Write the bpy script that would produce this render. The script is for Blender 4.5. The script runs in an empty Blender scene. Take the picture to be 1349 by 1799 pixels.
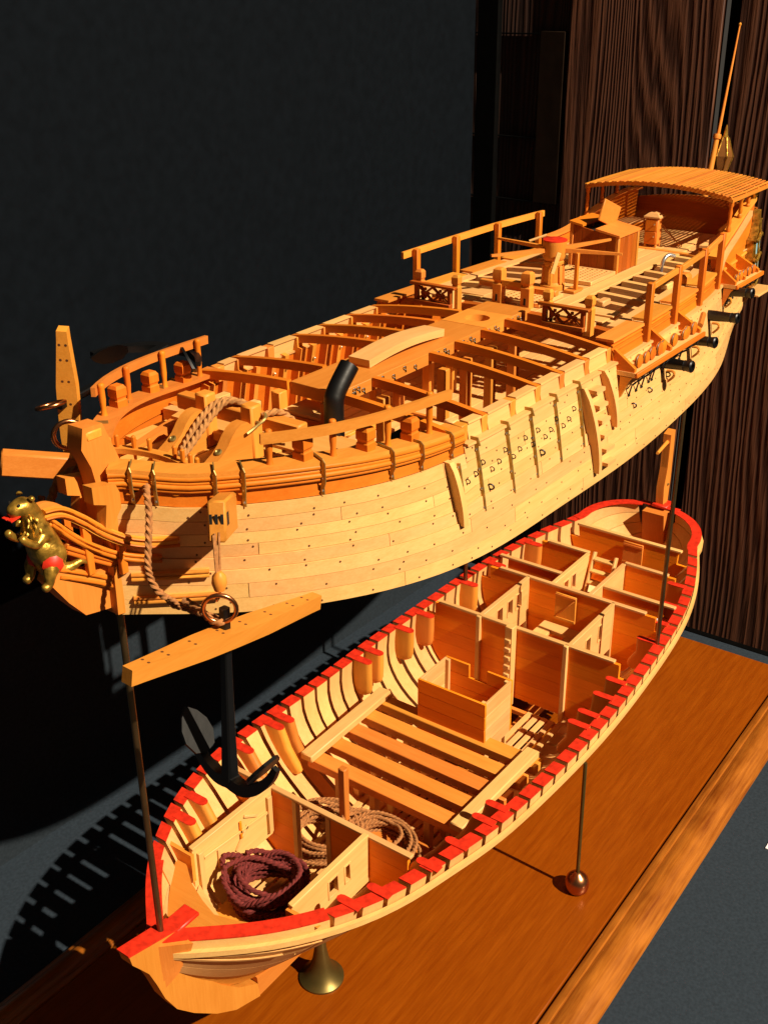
import bpy, bmesh, math, random
from mathutils import Vector, Matrix
random.seed(7)
SC = 0.12                      # ship units -> metres (lower hull about 1.2 m long)
sc = bpy.context.scene

# ------------------------------------------------------------------ camera
PITCH, ROLL, YAW = math.radians(25.375), math.radians(-0.46), math.radians(36.075)
CAM = Vector((-4.363, -5.491, 7.319))
cd = bpy.data.cameras.new('camera'); cam = bpy.data.objects.new('camera', cd)
sc.collection.objects.link(cam); sc.camera = cam
fw = Vector((math.cos(YAW)*math.cos(PITCH), math.sin(YAW)*math.cos(PITCH), -math.sin(PITCH)))
rt = Vector((math.sin(YAW), -math.cos(YAW), 0)); up = rt.cross(fw)
r2 = math.cos(ROLL)*rt + math.sin(ROLL)*up; u2 = -math.sin(ROLL)*rt + math.cos(ROLL)*up
mw = Matrix((r2, u2, -fw)).transposed().to_4x4(); mw.translation = CAM*SC
cam.matrix_world = mw
cd.sensor_fit = 'VERTICAL'; cd.sensor_height = 24; cd.lens = 24*1940/1799
cd.clip_start = .02; cd.clip_end = 60

# ------------------------------------------------------------------ world, lamp, exposure
w = bpy.data.worlds.new('World'); sc.world = w; w.use_nodes = True
bg = w.node_tree.nodes['Background']; bg.inputs[0].default_value = (1, .84, .66, 1); bg.inputs[1].default_value = .06
EL, AZ = math.radians(43.5), math.radians(88.4)
ldir = Vector((math.cos(AZ)*math.cos(EL), math.sin(AZ)*math.cos(EL), -math.sin(EL)))
ld = bpy.data.lights.new('spot_lamp', 'SPOT'); lamp = bpy.data.objects.new('spot_lamp', ld)
sc.collection.objects.link(lamp)
lamp.location = (Vector((4.5, 0, 1.5)) - ldir*75)*SC
lamp.rotation_euler = ldir.to_track_quat('-Z', 'Y').to_euler()
ld.energy = 8000; ld.color = (1, .845, .635); ld.shadow_soft_size = .055
ld.spot_size = math.radians(26); ld.spot_blend = .35
sc.view_settings.view_transform = 'Standard'; sc.view_settings.look = 'None'
sc.view_settings.exposure = 0; sc.view_settings.gamma = 1
sc.render.engine = 'CYCLES'
sc.cycles.use_denoising = True
try: sc.cycles.denoiser = 'OPENIMAGEDENOISE'
except Exception: pass
sc.cycles.max_bounces = 10; sc.cycles.diffuse_bounces = 8; sc.cycles.glossy_bounces = 4
sc.cycles.sample_clamp_indirect = 4

# ------------------------------------------------------------------ materials
def nodes(name):
    m = bpy.data.materials.new(name); m.use_nodes = True
    nt = m.node_tree; b = nt.nodes['Principled BSDF']
    return m, nt, b
def N(nt, t, **k):
    n = nt.nodes.new(t)
    for a, v in k.items(): setattr(n, a, v)
    return n
def wood(name, lo, hi, axis='x', rough=.45, fibre=1.0, bump=.12, var=.22, spec=.35, ring=0.0, pos=(.28, .72), blotch=.35):
    m, nt, b = nodes(name); L = nt.links.new
    tc = N(nt, 'ShaderNodeTexCoord'); oi = N(nt, 'ShaderNodeObjectInfo')
    mp = N(nt, 'ShaderNodeMapping')
    s = {'x': (9, 150, 150), 'y': (150, 9, 150), 'z': (150, 150, 9)}[axis]
    mp.inputs['Scale'].default_value = s
    ad = N(nt, 'ShaderNodeVectorMath', operation='ADD'); ml = N(nt, 'ShaderNodeVectorMath', operation='SCALE')
    cmb = N(nt, 'ShaderNodeCombineXYZ')
    for i in range(3): L(oi.outputs['Random'], cmb.inputs[i])
    L(cmb.outputs[0], ml.inputs[0]); ml.inputs['Scale'].default_value = 3.7
    L(tc.outputs['Object'], ad.inputs[0]); L(ml.outputs[0], ad.inputs[1]); L(ad.outputs[0], mp.inputs[0])
    n1 = N(nt, 'ShaderNodeTexNoise'); n1.inputs['Scale'].default_value = 1; n1.inputs['Detail'].default_value = 5; n1.inputs['Distortion'].default_value = .6
    L(mp.outputs[0], n1.inputs[0])
    n2 = N(nt, 'ShaderNodeTexNoise'); n2.inputs['Scale'].default_value = 14; n2.inputs['Detail'].default_value = 3
    L(ad.outputs[0], n2.inputs[0])
    n3 = N(nt, 'ShaderNodeTexNoise'); n3.inputs['Scale'].default_value = 4.5*fibre; n3.inputs['Detail'].default_value = 2
    L(mp.outputs[0], n3.inputs[0])
    r = N(nt, 'ShaderNodeValToRGB'); r.color_ramp.elements[0].position = pos[0]; r.color_ramp.elements[1].position = pos[1]
    r.color_ramp.elements[0].color = (*lo, 1); r.color_ramp.elements[1].color = (*hi, 1)
    mx = N(nt, 'ShaderNodeMath', operation='MULTIPLY_ADD'); L(n2.outputs[0], mx.inputs[0]); mx.inputs[1].default_value = blotch
    m3 = N(nt, 'ShaderNodeMath', operation='MULTIPLY_ADD'); L(n3.outputs[0], m3.inputs[0]); m3.inputs[1].default_value = .30
    m1 = N(nt, 'ShaderNodeMath', operation='MULTIPLY'); L(n1.outputs[0], m1.inputs[0]); m1.inputs[1].default_value = .42
    L(m1.outputs[0], m3.inputs[2]); L(m3.outputs[0], mx.inputs[2]); L(mx.outputs[0], r.inputs[0])
    hs = N(nt, 'ShaderNodeHueSaturation')
    v = N(nt, 'ShaderNodeMapRange'); L(oi.outputs['Random'], v.inputs[0]); v.inputs[3].default_value = 1-var; v.inputs[4].default_value = 1+var*.6
    L(v.outputs[0], hs.inputs['Value'])
    h1 = N(nt, 'ShaderNodeMath', operation='MULTIPLY'); L(oi.outputs['Random'], h1.inputs[0]); h1.inputs[1].default_value = 13.7
    h2 = N(nt, 'ShaderNodeMath', operation='FRACT'); L(h1.outputs[0], h2.inputs[0])
    h3 = N(nt, 'ShaderNodeMapRange'); L(h2.outputs[0], h3.inputs[0]); h3.inputs[3].default_value = .5-var*.055; h3.inputs[4].default_value = .5+var*.035; L(h3.outputs[0], hs.inputs['Hue'])
    L(r.outputs[0], hs.inputs['Color']); L(hs.outputs[0], b.inputs['Base Color'])
    rr = N(nt, 'ShaderNodeMapRange'); L(n1.outputs[0], rr.inputs[0]); rr.inputs[3].default_value = rough-.08; rr.inputs[4].default_value = rough+.12
    L(rr.outputs[0], b.inputs['Roughness']); b.inputs['Specular IOR Level'].default_value = spec
    bp_ = N(nt, 'ShaderNodeBump'); bp_.inputs['Strength'].default_value = bump; bp_.inputs['Distance'].default_value = .0008
    L(n3.outputs[0], bp_.inputs['Height']); L(bp_.outputs[0], b.inputs['Normal'])
    return m
def plain(name, col, rough=.5, metal=0, noise=.25, scale=40, bump=.1, spec=.4):
    m, nt, b = nodes(name); L = nt.links.new
    tc = N(nt, 'ShaderNodeTexCoord'); n = N(nt, 'ShaderNodeTexNoise'); n.inputs['Scale'].default_value = scale; n.inputs['Detail'].default_value = 5
    L(tc.outputs['Object'], n.inputs[0])
    r = N(nt, 'ShaderNodeValToRGB'); r.color_ramp.elements[0].position = .3; r.color_ramp.elements[1].position = .7
    r.color_ramp.elements[0].color = (*[c*(1-noise) for c in col], 1); r.color_ramp.elements[1].color = (*[min(1, c*(1+noise*.6)) for c in col], 1)
    L(n.outputs[0], r.inputs[0]); L(r.outputs[0], b.inputs['Base Color'])
    b.inputs['Roughness'].default_value = rough; b.inputs['Metallic'].default_value = metal; b.inputs['Specular IOR Level'].default_value = spec
    bp_ = N(nt, 'ShaderNodeBump'); bp_.inputs['Strength'].default_value = bump; bp_.inputs['Distance'].default_value = .0008
    L(n.outputs[0], bp_.inputs['Height']); L(bp_.outputs[0], b.inputs['Normal'])
    return m
M = {}
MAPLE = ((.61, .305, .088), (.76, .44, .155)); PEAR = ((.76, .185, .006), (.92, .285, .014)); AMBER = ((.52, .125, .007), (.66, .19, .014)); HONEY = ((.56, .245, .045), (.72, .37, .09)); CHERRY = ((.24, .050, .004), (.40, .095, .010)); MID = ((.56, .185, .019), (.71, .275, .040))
for a in 'xyz':
    M['maple_'+a] = wood('maple_'+a, *MAPLE, axis=a, var=.14, spec=.25)
    M['pear_'+a] = wood('pear_'+a, *PEAR, axis=a, bump=.08, var=.10, spec=.15)
    M['cherry_'+a] = wood('cherry_'+a, *CHERRY, axis=a, bump=.08, var=.12, spec=.15)
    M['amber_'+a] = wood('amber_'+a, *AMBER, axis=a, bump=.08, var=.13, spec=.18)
    M['honey_'+a] = wood('honey_'+a, *HONEY, axis=a, var=.13, spec=.2)
    M['mid_'+a] = wood('mid_'+a, *MID, axis=a, spec=.2)
M['red'] = plain('red_paint', (.62, .026, .008), .45, noise=.3, scale=130, bump=.3)
M['brass'] = plain('aged_brass', (.36, .25, .075), .36, .6, scale=120, noise=.4)
M['strop'] = plain('dull_strop', (.20, .085, .02), .5)
M['steel'] = plain('bright_pin', (.8, .75, .6), .25, .9)
M['iron'] = plain('black_iron', (.0016, .0017, .002), .42, 0, scale=90, bump=.25, spec=.5)
M['gold'] = plain('gilding', (.50, .28, .04), .33, .75, scale=170, noise=.6, bump=.9)
M['copper'] = plain('copper', (.55, .22, .09), .28, 1, noise=.15)
M['olive'] = plain('olive_brass', (.15, .105, .028), .4, .75, noise=.2)
M['rod'] = plain('dark_brass_rod', (.20, .12, .05), .35, .9, noise=.3)
M['rope'] = plain('tan_rope', (.36, .145, .042), .9, 0, scale=300, noise=.35, bump=.4)
M['maroon'] = plain('maroon_rope', (.15, .018, .015), .9, 0, scale=300, noise=.4, bump=.4)
M['paletrope'] = plain('pale_cord', (.42, .19, .055), .9, 0, scale=300, noise=.35, bump=.4)
M['nail'] = plain('treenail', (.10, .03, .006), .7)
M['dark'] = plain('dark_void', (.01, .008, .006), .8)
M['blue'] = plain('sky_blue_paint', (.22, .45, .55), .4)
M['ltin'] = plain('white_metal', (.75, .78, .8), .25, .9)
M['lglass'] = plain('lantern_pane', (.20, .08, .02), .15, 0)
M['white'] = plain('card_white', (.75, .76, .78), .6, noise=.05)
M['tag'] = plain('black_print', (.02, .02, .02), .6)

# ------------------------------------------------------------------ geometry helpers
class G:
    def __init__(s): s.v = []; s.f = []; s.m = []
    def add(s, vs, fs, m=0):
        o = len(s.v); s.v += [tuple(p) for p in vs]
        for f in fs: s.f.append([i+o for i in f]); s.m.append(m)
        return s
    def obox(s, c, size, ax=None, ch=0.0, m=0):
        c = Vector(c); X, Y, Z = ax or (Vector((1,0,0)), Vector((0,1,0)), Vector((0,0,1)))
        h = [t/2 for t in size]
        if ch <= 0:
            vs = [c + X*h[0]*a + Y*h[1]*b_ + Z*h[2]*d for a in (-1,1) for b_ in (-1,1) for d in (-1,1)]
            return s.add(vs, [(0,1,3,2),(4,6,7,5),(0,4,5,1),(2,3,7,6),(0,2,6,4),(1,5,7,3)], m)
        ch = min(ch, min(h)*.8)
        vs = []; ix = {}
        for a in (-1,1):
            for b_ in (-1,1):
                for d in (-1,1):
                    for k in range(3):
                        q = [h[i]-(0 if i == k else ch) for i in range(3)]
                        ix[a,b_,d,k] = len(vs); vs.append(c + X*q[0]*a + Y*q[1]*b_ + Z*q[2]*d)
        fs = []
        for a in (-1,1):
            fs.append([ix[a,-1,-1,0], ix[a,1,-1,0], ix[a,1,1,0], ix[a,-1,1,0]])
            fs.append([ix[-1,a,-1,1], ix[1,a,-1,1], ix[1,a,1,1], ix[-1,a,1,1]])
            fs.append([ix[-1,-1,a,2], ix[1,-1,a,2], ix[1,1,a,2], ix[-1,1,a,2]])
            for b_ in (-1,1):
                fs.append([ix[a,b_,-1,0], ix[a,b_,1,0], ix[a,b_,1,1], ix[a,b_,-1,1]])
                fs.append([ix[a,-1,b_,0], ix[a,1,b_,0], ix[a,1,b_,2], ix[a,-1,b_,2]])
                fs.append([ix[-1,a,b_,1], ix[1,a,b_,1], ix[1,a,b_,2], ix[-1,a,b_,2]])
                for d in (-1,1): fs.append([ix[a,b_,d,k] for k in range(3)])
        return s.add(vs, fs, m)
    def box(s, x0, x1, y0, y1, z0, z1, ch=.006, m=0):
        return s.obox(((x0+x1)/2,(y0+y1)/2,(z0+z1)/2), (abs(x1-x0),abs(y1-y0),abs(z1-z0)), None, ch, m)
    def bar(s, p, q, wd, ht, upv=(0,0,1), ch=.005, m=0):
        p = Vector(p); q = Vector(q); t = (q-p); l = t.length; t.normalize(); upv = Vector(upv)
        sd = upv.cross(t)
        if sd.length < 1e-4: sd = Vector((1,0,0)).cross(t)
        sd.normalize(); u = t.cross(sd)
        return s.obox((p+q)/2, (l, wd, ht), (t, sd, u), ch, m)
    def sweep(s, path, prof, upv=(0,0,1), closed=False, scale=None, twist=0.0, m=0, cap=True):
        path = [Vector(p) for p in path]; n = len(path); k = len(prof); upv = Vector(upv); vs = []; acc = 0
        for i, p in enumerate(path):
            if closed: t = path[(i+1) % n]-path[i-1]
            else: t = path[min(i+1, n-1)]-path[max(i-1, 0)]
            if t.length < 1e-9: t = Vector((1,0,0))
            t.normalize(); sd = t.cross(upv)
            if sd.length < .05: sd = t.cross(Vector((.3,1,.2)))
            sd.normalize(); u = sd.cross(t)
            if i: acc += (path[i]-path[i-1]).length
            a = twist*acc; ca, sa = math.cos(a), math.sin(a); f = scale[i] if scale else 1
            for (x, y) in prof: vs.append(p + (sd*(x*ca-y*sa) + u*(x*sa+y*ca))*f)
        fs = []
        for i in range(n if closed else n-1):
            j = (i+1) % n
            for c in range(k): fs.append((i*k+c, i*k+(c+1) % k, j*k+(c+1) % k, j*k+c))
        if cap and not closed: fs += [list(range(k))[::-1], [(n-1)*k+c for c in range(k)]]
        return s.add(vs, fs, m)
    def tube(s, path, r, n=8, closed=False, scale=None, m=0):
        return s.sweep(path, [(r*math.cos(2*math.pi*i/n), r*math.sin(2*math.pi*i/n)) for i in range(n)], (.03,.02,1), closed, scale, 0, m)
    def lathe(s, c, prof, axis=(0,0,1), n=14, m=0):
        c = Vector(c); ax = Vector(axis).normalized(); a = ax.orthogonal().normalized(); b_ = ax.cross(a)
        vs = []; k = len(prof)
        for i in range(n):
            t = 2*math.pi*i/n; d = a*math.cos(t)+b_*math.sin(t)
            for (r, h) in prof: vs.append(c + d*max(r, 1e-4) + ax*h)
        fs = [(i*k+j, ((i+1) % n)*k+j, ((i+1) % n)*k+j+1, i*k+j+1) for i in range(n) for j in range(k-1)]
        fs += [[i*k for i in range(n)], [i*k+k-1 for i in range(n)]]
        return s.add(vs, fs, m)
    def prism(s, poly, fn0, fn1, m=0):
        k = len(poly); vs = [fn0(*p) for p in poly]+[fn1(*p) for p in poly]
        fs = [list(range(k)), list(range(k, 2*k))[::-1]]+[(i, (i+1) % k, k+(i+1) % k, k+i) for i in range(k)]
        return s.add(vs, fs, m)
    def loft(s, rings, m=0):
        k = len(rings[0]); n = len(rings); vs = [p for r in rings for p in r]
        fs = [(i*k+c, i*k+(c+1) % k, (i+1)*k+(c+1) % k, (i+1)*k+c) for i in range(n-1) for c in range(k)]
        fs += [list(range(k))[::-1], [(n-1)*k+c for c in range(k)]]
        return s.add(vs, fs, m)
    def torus(s, c, R, r, axis=(0,0,1), n=20, k=8, m=0):
        c = Vector(c); ax = Vector(axis).normalized(); a = ax.orthogonal().normalized(); b_ = ax.cross(a)
        pts = [c + (a*math.cos(2*math.pi*i/n)+b_*math.sin(2*math.pi*i/n))*R for i in range(n)]
        return s.sweep(pts, [(r*math.cos(2*math.pi*i/k), r*math.sin(2*math.pi*i/k)) for i in range(k)], ax, True, m=m)
BASE = {}
def obj(name, g, mat, parent=None, smooth=38, kind=None):
    root = parent
    while root is not None and root.parent is not None: root = root.parent
    off = BASE.get(root.name, Vector((0,0,0))) if root is not None else Vector((0,0,0))
    me = bpy.data.meshes.new(name)
    me.from_pydata([((p[0]-off[0])*SC, (p[1]-off[1])*SC, (p[2]-off[2])*SC) for p in g.v], [], g.f)
    bm = bmesh.new(); bm.from_mesh(me); bmesh.ops.recalc_face_normals(bm, faces=bm.faces); bm.to_mesh(me); bm.free()
    for mt in (mat if isinstance(mat, (list, tuple)) else [mat]): me.materials.append(M[mt])
    if any(g.m): me.polygons.foreach_set('material_index', g.m)
    me.shade_smooth(); me.set_sharp_from_angle(angle=math.radians(smooth))
    o = bpy.data.objects.new(name, me); sc.collection.objects.link(o)
    if parent is not None: o.parent = parent
    if kind: o['kind'] = kind
    return o
def thing(name, label, cat, base, group=None):
    o = bpy.data.objects.new(name, None); sc.collection.objects.link(o); o.empty_display_size = .02
    o.location = Vector(base)*SC; o['label'] = label; o['category'] = cat
    if group: o['group'] = group
    BASE[o.name] = Vector(base); return o
def tag(o, label, cat, group=None):
    o['label'] = label; o['category'] = cat
    if group: o['group'] = group
    return o
def struct(name, g, mat):
    o = obj(name, g, mat); o['kind'] = 'structure'; return o
def ss(x, a, b):
    t = max(0, min(1, (x-a)/(b-a))); return t*t*(3-2*t)
def lin(a, b, n): return [a+(b-a)*i/(n-1) for i in range(n)]
def smoothpath(pts, n=8):
    pts = [Vector(p) for p in pts]; out = []
    for i in range(len(pts)-1):
        p0 = pts[max(i-1, 0)]; p1 = pts[i]; p2 = pts[i+1]; p3 = pts[min(i+2, len(pts)-1)]
        for j in range(n):
            t = j/n
            out.append(.5*((2*p1)+(p2-p0)*t+(2*p0-5*p1+4*p2-p3)*t*t+(3*p1-p0-3*p2+p3)*t**3))
    return out+[pts[-1]]
def resample(path, step):
    out = [path[0]]; d = 0
    for i in range(1, len(path)):
        seg = path[i]-path[i-1]; l = seg.length; pos = 0
        while d + (l-pos) >= step:
            pos += step-d; out.append(path[i-1]+seg*(pos/l)); d = 0
        d += l-pos
    return out
ROPEPROF = []
for i in range(12):
    a = 2*math.pi*i/12; r = .60+.44*abs(math.cos(1.5*a)); ROPEPROF.append((r*math.cos(a), r*math.sin(a)))
def rope(g, pts, r, n=8, twist=None):
    p = resample(smoothpath(pts, n), r*.42)
    return g.sweep(p, [(x*r, y*r) for x, y in ROPEPROF], (.11,.07,1), twist=twist or 1.0/r)

# ------------------------------------------------------------------ hull lines
XS = [0, .4, 1, 2, 3.5, 5, 6.5, 8, 9, 9.6, 10]; BS = [.164, .608, 1.071, 1.471, 1.564, 1.586, 1.531, 1.369, 1.088, .863, .751]
def _spl():
    n = len(XS); h = [XS[i+1]-XS[i] for i in range(n-1)]
    a = [0]*n; b = [1]*n; c = [0]*n; d = [0]*n
    for i in range(1, n-1):
        a[i] = h[i-1]; b[i] = 2*(h[i-1]+h[i]); c[i] = h[i]; d[i] = 6*((BS[i+1]-BS[i])/h[i]-(BS[i]-BS[i-1])/h[i-1])
    for i in range(1, n):
        w_ = a[i]/b[i-1]; b[i] -= w_*c[i-1]; d[i] -= w_*d[i-1]
    m = [0]*n; m[-1] = d[-1]/b[-1]
    for i in range(n-2, -1, -1): m[i] = (d[i]-c[i]*m[i+1])/b[i]
    return h, m
HH, MM = _spl()
def B0(x):
    i = 0
    while i < len(XS)-2 and x > XS[i+1]: i += 1
    t = x-XS[i]; H = HH[i]
    return BS[i]+t*((BS[i+1]-BS[i])/H-H*(2*MM[i]+MM[i+1])/6)+t*t*MM[i]/2+t**3*(MM[i+1]-MM[i])/(6*H)
B95 = B0(9.4)
def B(x):
    if x > 9.4: return B95*max(0, 1-((min(x, 10.249)-9.4)/.85)**2.3)**(1/2.0)
    if x < 0: return max(.0, .164*(1-(x/-.12)**2))**1 if x > -.12 else 0.0
    return B0(x)
def sheer(x): return .238*((x-5)/5)**2
H0 = 3.157
def ub_bot(x): return H0+sheer(x)
def UB(x, z):
    a = ss(x, 8.4, 10.2)
    bb = B(x) if x < 8 else B0(min(x, 10.2))
    return .98*bb*(1+.3*a*max(0, min(1, (z-3.2)/.4)))*(1-.115*(1-.6*a)*ss(x, .4, 2.2)*max(0, (z-3.18)/1.1)**1.4)
def LZK(x):
    if x < 1.6: return -1.22+1.0*(1-x/1.6)**2.2 if x > 0 else -.22+.55*max(0, -x)/.12
    if x > 8.2: return -1.22+.75*((x-8.2)/2.05)**2
    return -1.22
def LB(x, z):
    zr = sheer(x); zk = LZK(x); t = max(0, min(1, (zr-z)/(zr-zk)))
    eb = 1-ss(x, 2.0, 5.2); es = ss(x, 7.4, 10)
    p = 2.5-1.42*eb-1.0*es; q = 2.1-1.05*eb-.8*es
    return B(x)*max(0, 1-t**p)**(1/q)
def LN(x, z):
    zr = sheer(x); d = max(0, zr-.17-z)
    return max(0, min(LB(x, z), LB(x, zr-.17)-.74*ss(x, 1.0, 2.3)*d))
def LS(sg): return LN if sg < 0 else LB
def hp(x, z, off, sgn, fn):
    y = fn(x, z); e = .02; dy = (fn(x+e, z)-fn(x-e, z))/(2*e); l = math.hypot(1, dy)
    return Vector((x-dy/l*off, sgn*(y+off/l), z))
def strip(g, x0, x1, zl, zh, fn, o_in, o_out, sgn, n=10, nz=2, m=0):
    rings = []
    for x in lin(x0, x1, n):
        a, b = zl(x), zh(x); zs = lin(a, b, nz)
        rings.append([hp(x, z, o_out, sgn, fn) for z in zs]+[hp(x, z, o_in, sgn, fn) for z in reversed(zs)])
    return g.loft(rings, m)
K = lambda c: (lambda x: c)

# ================================================================== SETTING
FL = -2.19; BT = -2.04
M['floor'] = plain('grey_baize', (.023, .033, .046), .9, 0, noise=.22, scale=220, bump=.3, spec=.1)
M['wall'] = plain('charcoal_panel', (.0031, .0046, .0068), .85, 0, noise=.2, scale=60, bump=.1, spec=.04)
M['wall_lit'] = plain('lit_wall_grey', (.019, .026, .034), .9, 0, noise=.2, scale=220, bump=.25, spec=.08)  # paler grey imitates the light falling on the lower wall
M['black'] = plain('black_frame', (.002, .002, .002), .8, spec=.02)
def grainwall(name, ca, cb, scale=1.0):
    m, nt, b = nodes(name); L = nt.links.new
    tc = N(nt, 'ShaderNodeTexCoord'); mp = N(nt, 'ShaderNodeMapping'); mp.inputs['Scale'].default_value = (1, 1, .10)
    L(tc.outputs['Object'], mp.inputs[0])
    nz = N(nt, 'ShaderNodeTexNoise'); nz.inputs['Scale'].default_value = 5.5*scale; nz.inputs['Detail'].default_value = 1; L(mp.outputs[0], nz.inputs[0])
    sx = N(nt, 'ShaderNodeSeparateXYZ'); L(tc.outputs['Object'], sx.inputs[0])
    a = N(nt, 'ShaderNodeMath', operation='MULTIPLY_ADD'); L(nz.outputs[0], a.inputs[0]); a.inputs[1].default_value = 150*scale
    y = N(nt, 'ShaderNodeMath', operation='MULTIPLY'); L(sx.outputs['Y'], y.inputs[0]); y.inputs[1].default_value = 390*scale; L(y.outputs[0], a.inputs[2])
    mp3 = N(nt, 'ShaderNodeMapping'); mp3.inputs['Scale'].default_value = (1, 60, 2.2); L(tc.outputs['Object'], mp3.inputs[0])
    n4 = N(nt, 'ShaderNodeTexNoise'); n4.inputs['Scale'].default_value = 1.0; n4.inputs['Detail'].default_value = 2; L(mp3.outputs[0], n4.inputs[0])
    a2 = N(nt, 'ShaderNodeMath', operation='MULTIPLY_ADD'); L(n4.outputs[0], a2.inputs[0]); a2.inputs[1].default_value = 11; L(a.outputs[0], a2.inputs[2])
    sn = N(nt, 'ShaderNodeMath', operation='SINE'); L(a2.outputs[0], sn.inputs[0])
    mp2 = N(nt, 'ShaderNodeMapping'); mp2.inputs['Scale'].default_value = (900, 900, 12); L(tc.outputs['Object'], mp2.inputs[0])
    n2 = N(nt, 'ShaderNodeTexNoise'); n2.inputs['Scale'].default_value = 1; n2.inputs['Detail'].default_value = 2; L(mp2.outputs[0], n2.inputs[0])
    f = N(nt, 'ShaderNodeMath', operation='MULTIPLY_ADD'); L(n2.outputs[0], f.inputs[0]); f.inputs[1].default_value = .9; L(sn.outputs[0], f.inputs[2])
    r = N(nt, 'ShaderNodeValToRGB'); r.color_ramp.elements[0].position = .05; r.color_ramp.elements[1].position = .95
    r.color_ramp.elements[0].color = (*ca, 1); r.color_ramp.elements[1].color = (*cb, 1)
    mr = N(nt, 'ShaderNodeMapRange'); mr.inputs[1].default_value = -.8; mr.inputs[2].default_value = 1.7; L(f.outputs[0], mr.inputs[0])
    L(mr.outputs[0], r.inputs[0]); L(r.outputs[0], b.inputs['Base Color']); b.inputs['Roughness'].default_value = .6
    b.inputs['Specular IOR Level'].default_value = .2
    bb = N(nt, 'ShaderNodeBump'); bb.inputs['Strength'].default_value = .35; bb.inputs['Distance'].default_value = .004
    L(f.outputs[0], bb.inputs['Height']); L(bb.outputs[0], b.inputs['Normal'])
    return m
M['grain'] = grainwall('weathered_cedar', (.036, .012, .0065), (.115, .042, .020))
M['grain2'] = grainwall('dark_cedar', (.014, .006, .0045), (.045, .020, .013), 1.3)
M['board'] = wood('mahogany_board', (.18, .034, .0006), (.30, .072, .0016), 'x', rough=.31, fibre=.8, bump=.06, var=.03, spec=.3, pos=(.30, .68), blotch=.10)
M['mould'] = wood('moulding', (.16, .036, .003), (.40, .13, .014), 'x', rough=.28, fibre=.6, bump=.10, var=.03, spec=.4, pos=(.36, .68))

g = G().box(-14, 11.0, -14, 6, FL-.4, FL, 0); struct('floor', g, 'floor')
WY = lambda x: 4.29-.034*(x-1)
g = G()
g.add([(-14,WY(-14),FL),(11.0,WY(11),FL),(11.0,WY(11),9.5),(-14,WY(-14),9.5),(-14,WY(-14)+.3,FL),(11.0,WY(11)+.3,FL),(11.0,WY(11)+.3,9.5),(-14,WY(-14)+.3,9.5)],
      [(0,1,2,3),(4,5,6,7),(0,1,5,4),(3,2,6,7),(0,3,7,4),(1,2,6,5)])
struct('back_wall', g, 'wall')
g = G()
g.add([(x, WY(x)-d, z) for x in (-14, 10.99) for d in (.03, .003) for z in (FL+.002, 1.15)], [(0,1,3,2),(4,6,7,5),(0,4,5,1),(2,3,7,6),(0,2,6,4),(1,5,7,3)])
o = struct('lit_wall_band', g, 'wall_lit')  # added panel; the lit lower part of the wall put into colour
# black case frame at the stern end, then the cedar wall beyond it
g = G().box(11.003, 11.13, -9, 4.0, FL-.4, FL+.012, .01); g.box(11.02, 11.14, 3.56, 3.93, FL, 9.5, .02); o = struct('case_frame', g, 'black')
yb = [(3.02, 4.9, 'grain2', 12.32), (.62, 3.0, 'grain', 12.2), (.40, .60, 'black', 12.4), (-3.6, .38, 'grain', 12.2), (-9, -3.64, 'grain', 12.2)]
ew = None
for a, b_, mt, x in yb:
    gg = G().box(x, x+.12, a, b_, -4.5, 9.6, .012)
    if ew is None:
        ew = struct('end_wall', gg, mt)
    else:
        obj('wall_panel', gg, mt, ew)
gg = G().box(12.2, 12.29, 3.07, 3.5, 4.1, 6.7, .01); M['dimcard'] = plain('brown_board', (.012, .007, .0045), .95, spec=.02); obj('wall_panel', gg, 'dimcard', ew)
for zz in (6.65, 5.1, 4.1): obj('wall_panel', G().box(12.20, 12.31, 3.5, 4.88, zz, zz+.02, 0), 'black', ew)

# display base
base = thing('display_base', 'wide polished brown wooden base board with a grooved rounded edge', 'base board', (4.5, 0, FL))
obj('board_top', G().box(-3.0, 10.56, -2.09, 2.09, FL+.003, BT, .012), 'board', base)
prof = [(-2.118, BT-.012), (-2.128, BT-.001), (-2.20, BT), (-2.212, BT-.022), (-2.232, BT-.012), (-2.29, BT+.006), (-2.36, BT+.003), (-2.42, BT-.018), (-2.465, BT-.05), (-2.478, BT-.066), (-2.515, BT-.07), (-2.55, BT-.095), (-2.56, FL+.003), (-2.118, FL+.003)]
for sg in (1, -1):
    gg = G().prism([(sg*a, b_) for a, b_ in prof], lambda y, z: (-3.0, y, z), lambda y, z: (10.56, y, z)); obj('edge_moulding', gg, 'mould', base, smooth=50)
tag(obj('card', G().box(6.74, 7.5, -3.6, -3.10, FL+.004, FL+.016, 0), 'white'), 'small white card lying on the grey floor at the right edge', 'card')
tag(obj('sill', G().box(8.2, 10.5, -3.6, -2.72, FL+.002, FL+.10, .01), 'mould'), 'brown wooden ledge on the grey floor beyond the moulded edge', 'ledge')

# supports
def trumpet(x, y, label):
    p = [(.235, 0), (.235, .02), (.215, .035), (.17, .08), (.12, .16), (.085, .27), (.062, .42), (.05, .8)]
    tag(obj('trumpet_stand', G().lathe((x, y, BT+.002), p, n=32), 'olive', smooth=50), label, 'stand')
trumpet(2.0, 0, 'dull brass trumpet-shaped foot under the bow of the lower hull')
def ballrod(x, y, zt, label):
    t = thing('ball_foot_rod', label, 'support rod', (x, y, BT), 'rods standing on copper balls')
    obj('rod', G().tube([(x, y, BT+.12), (x+.0, y*.985, zt)], .022, 10), 'olive', t)
    obj('ball', G().lathe((x, y, BT+.001), [(.10, 0), (.125, .025), (.138, .075), (.138, .12), (.122, .18), (.085, .225), (.045, .25), (.03, .265)], n=24), 'copper', t, smooth=60)
ballrod(4.66, -1.60, -.25, 'thin rod on a copper ball foot standing on the brown board')
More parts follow.
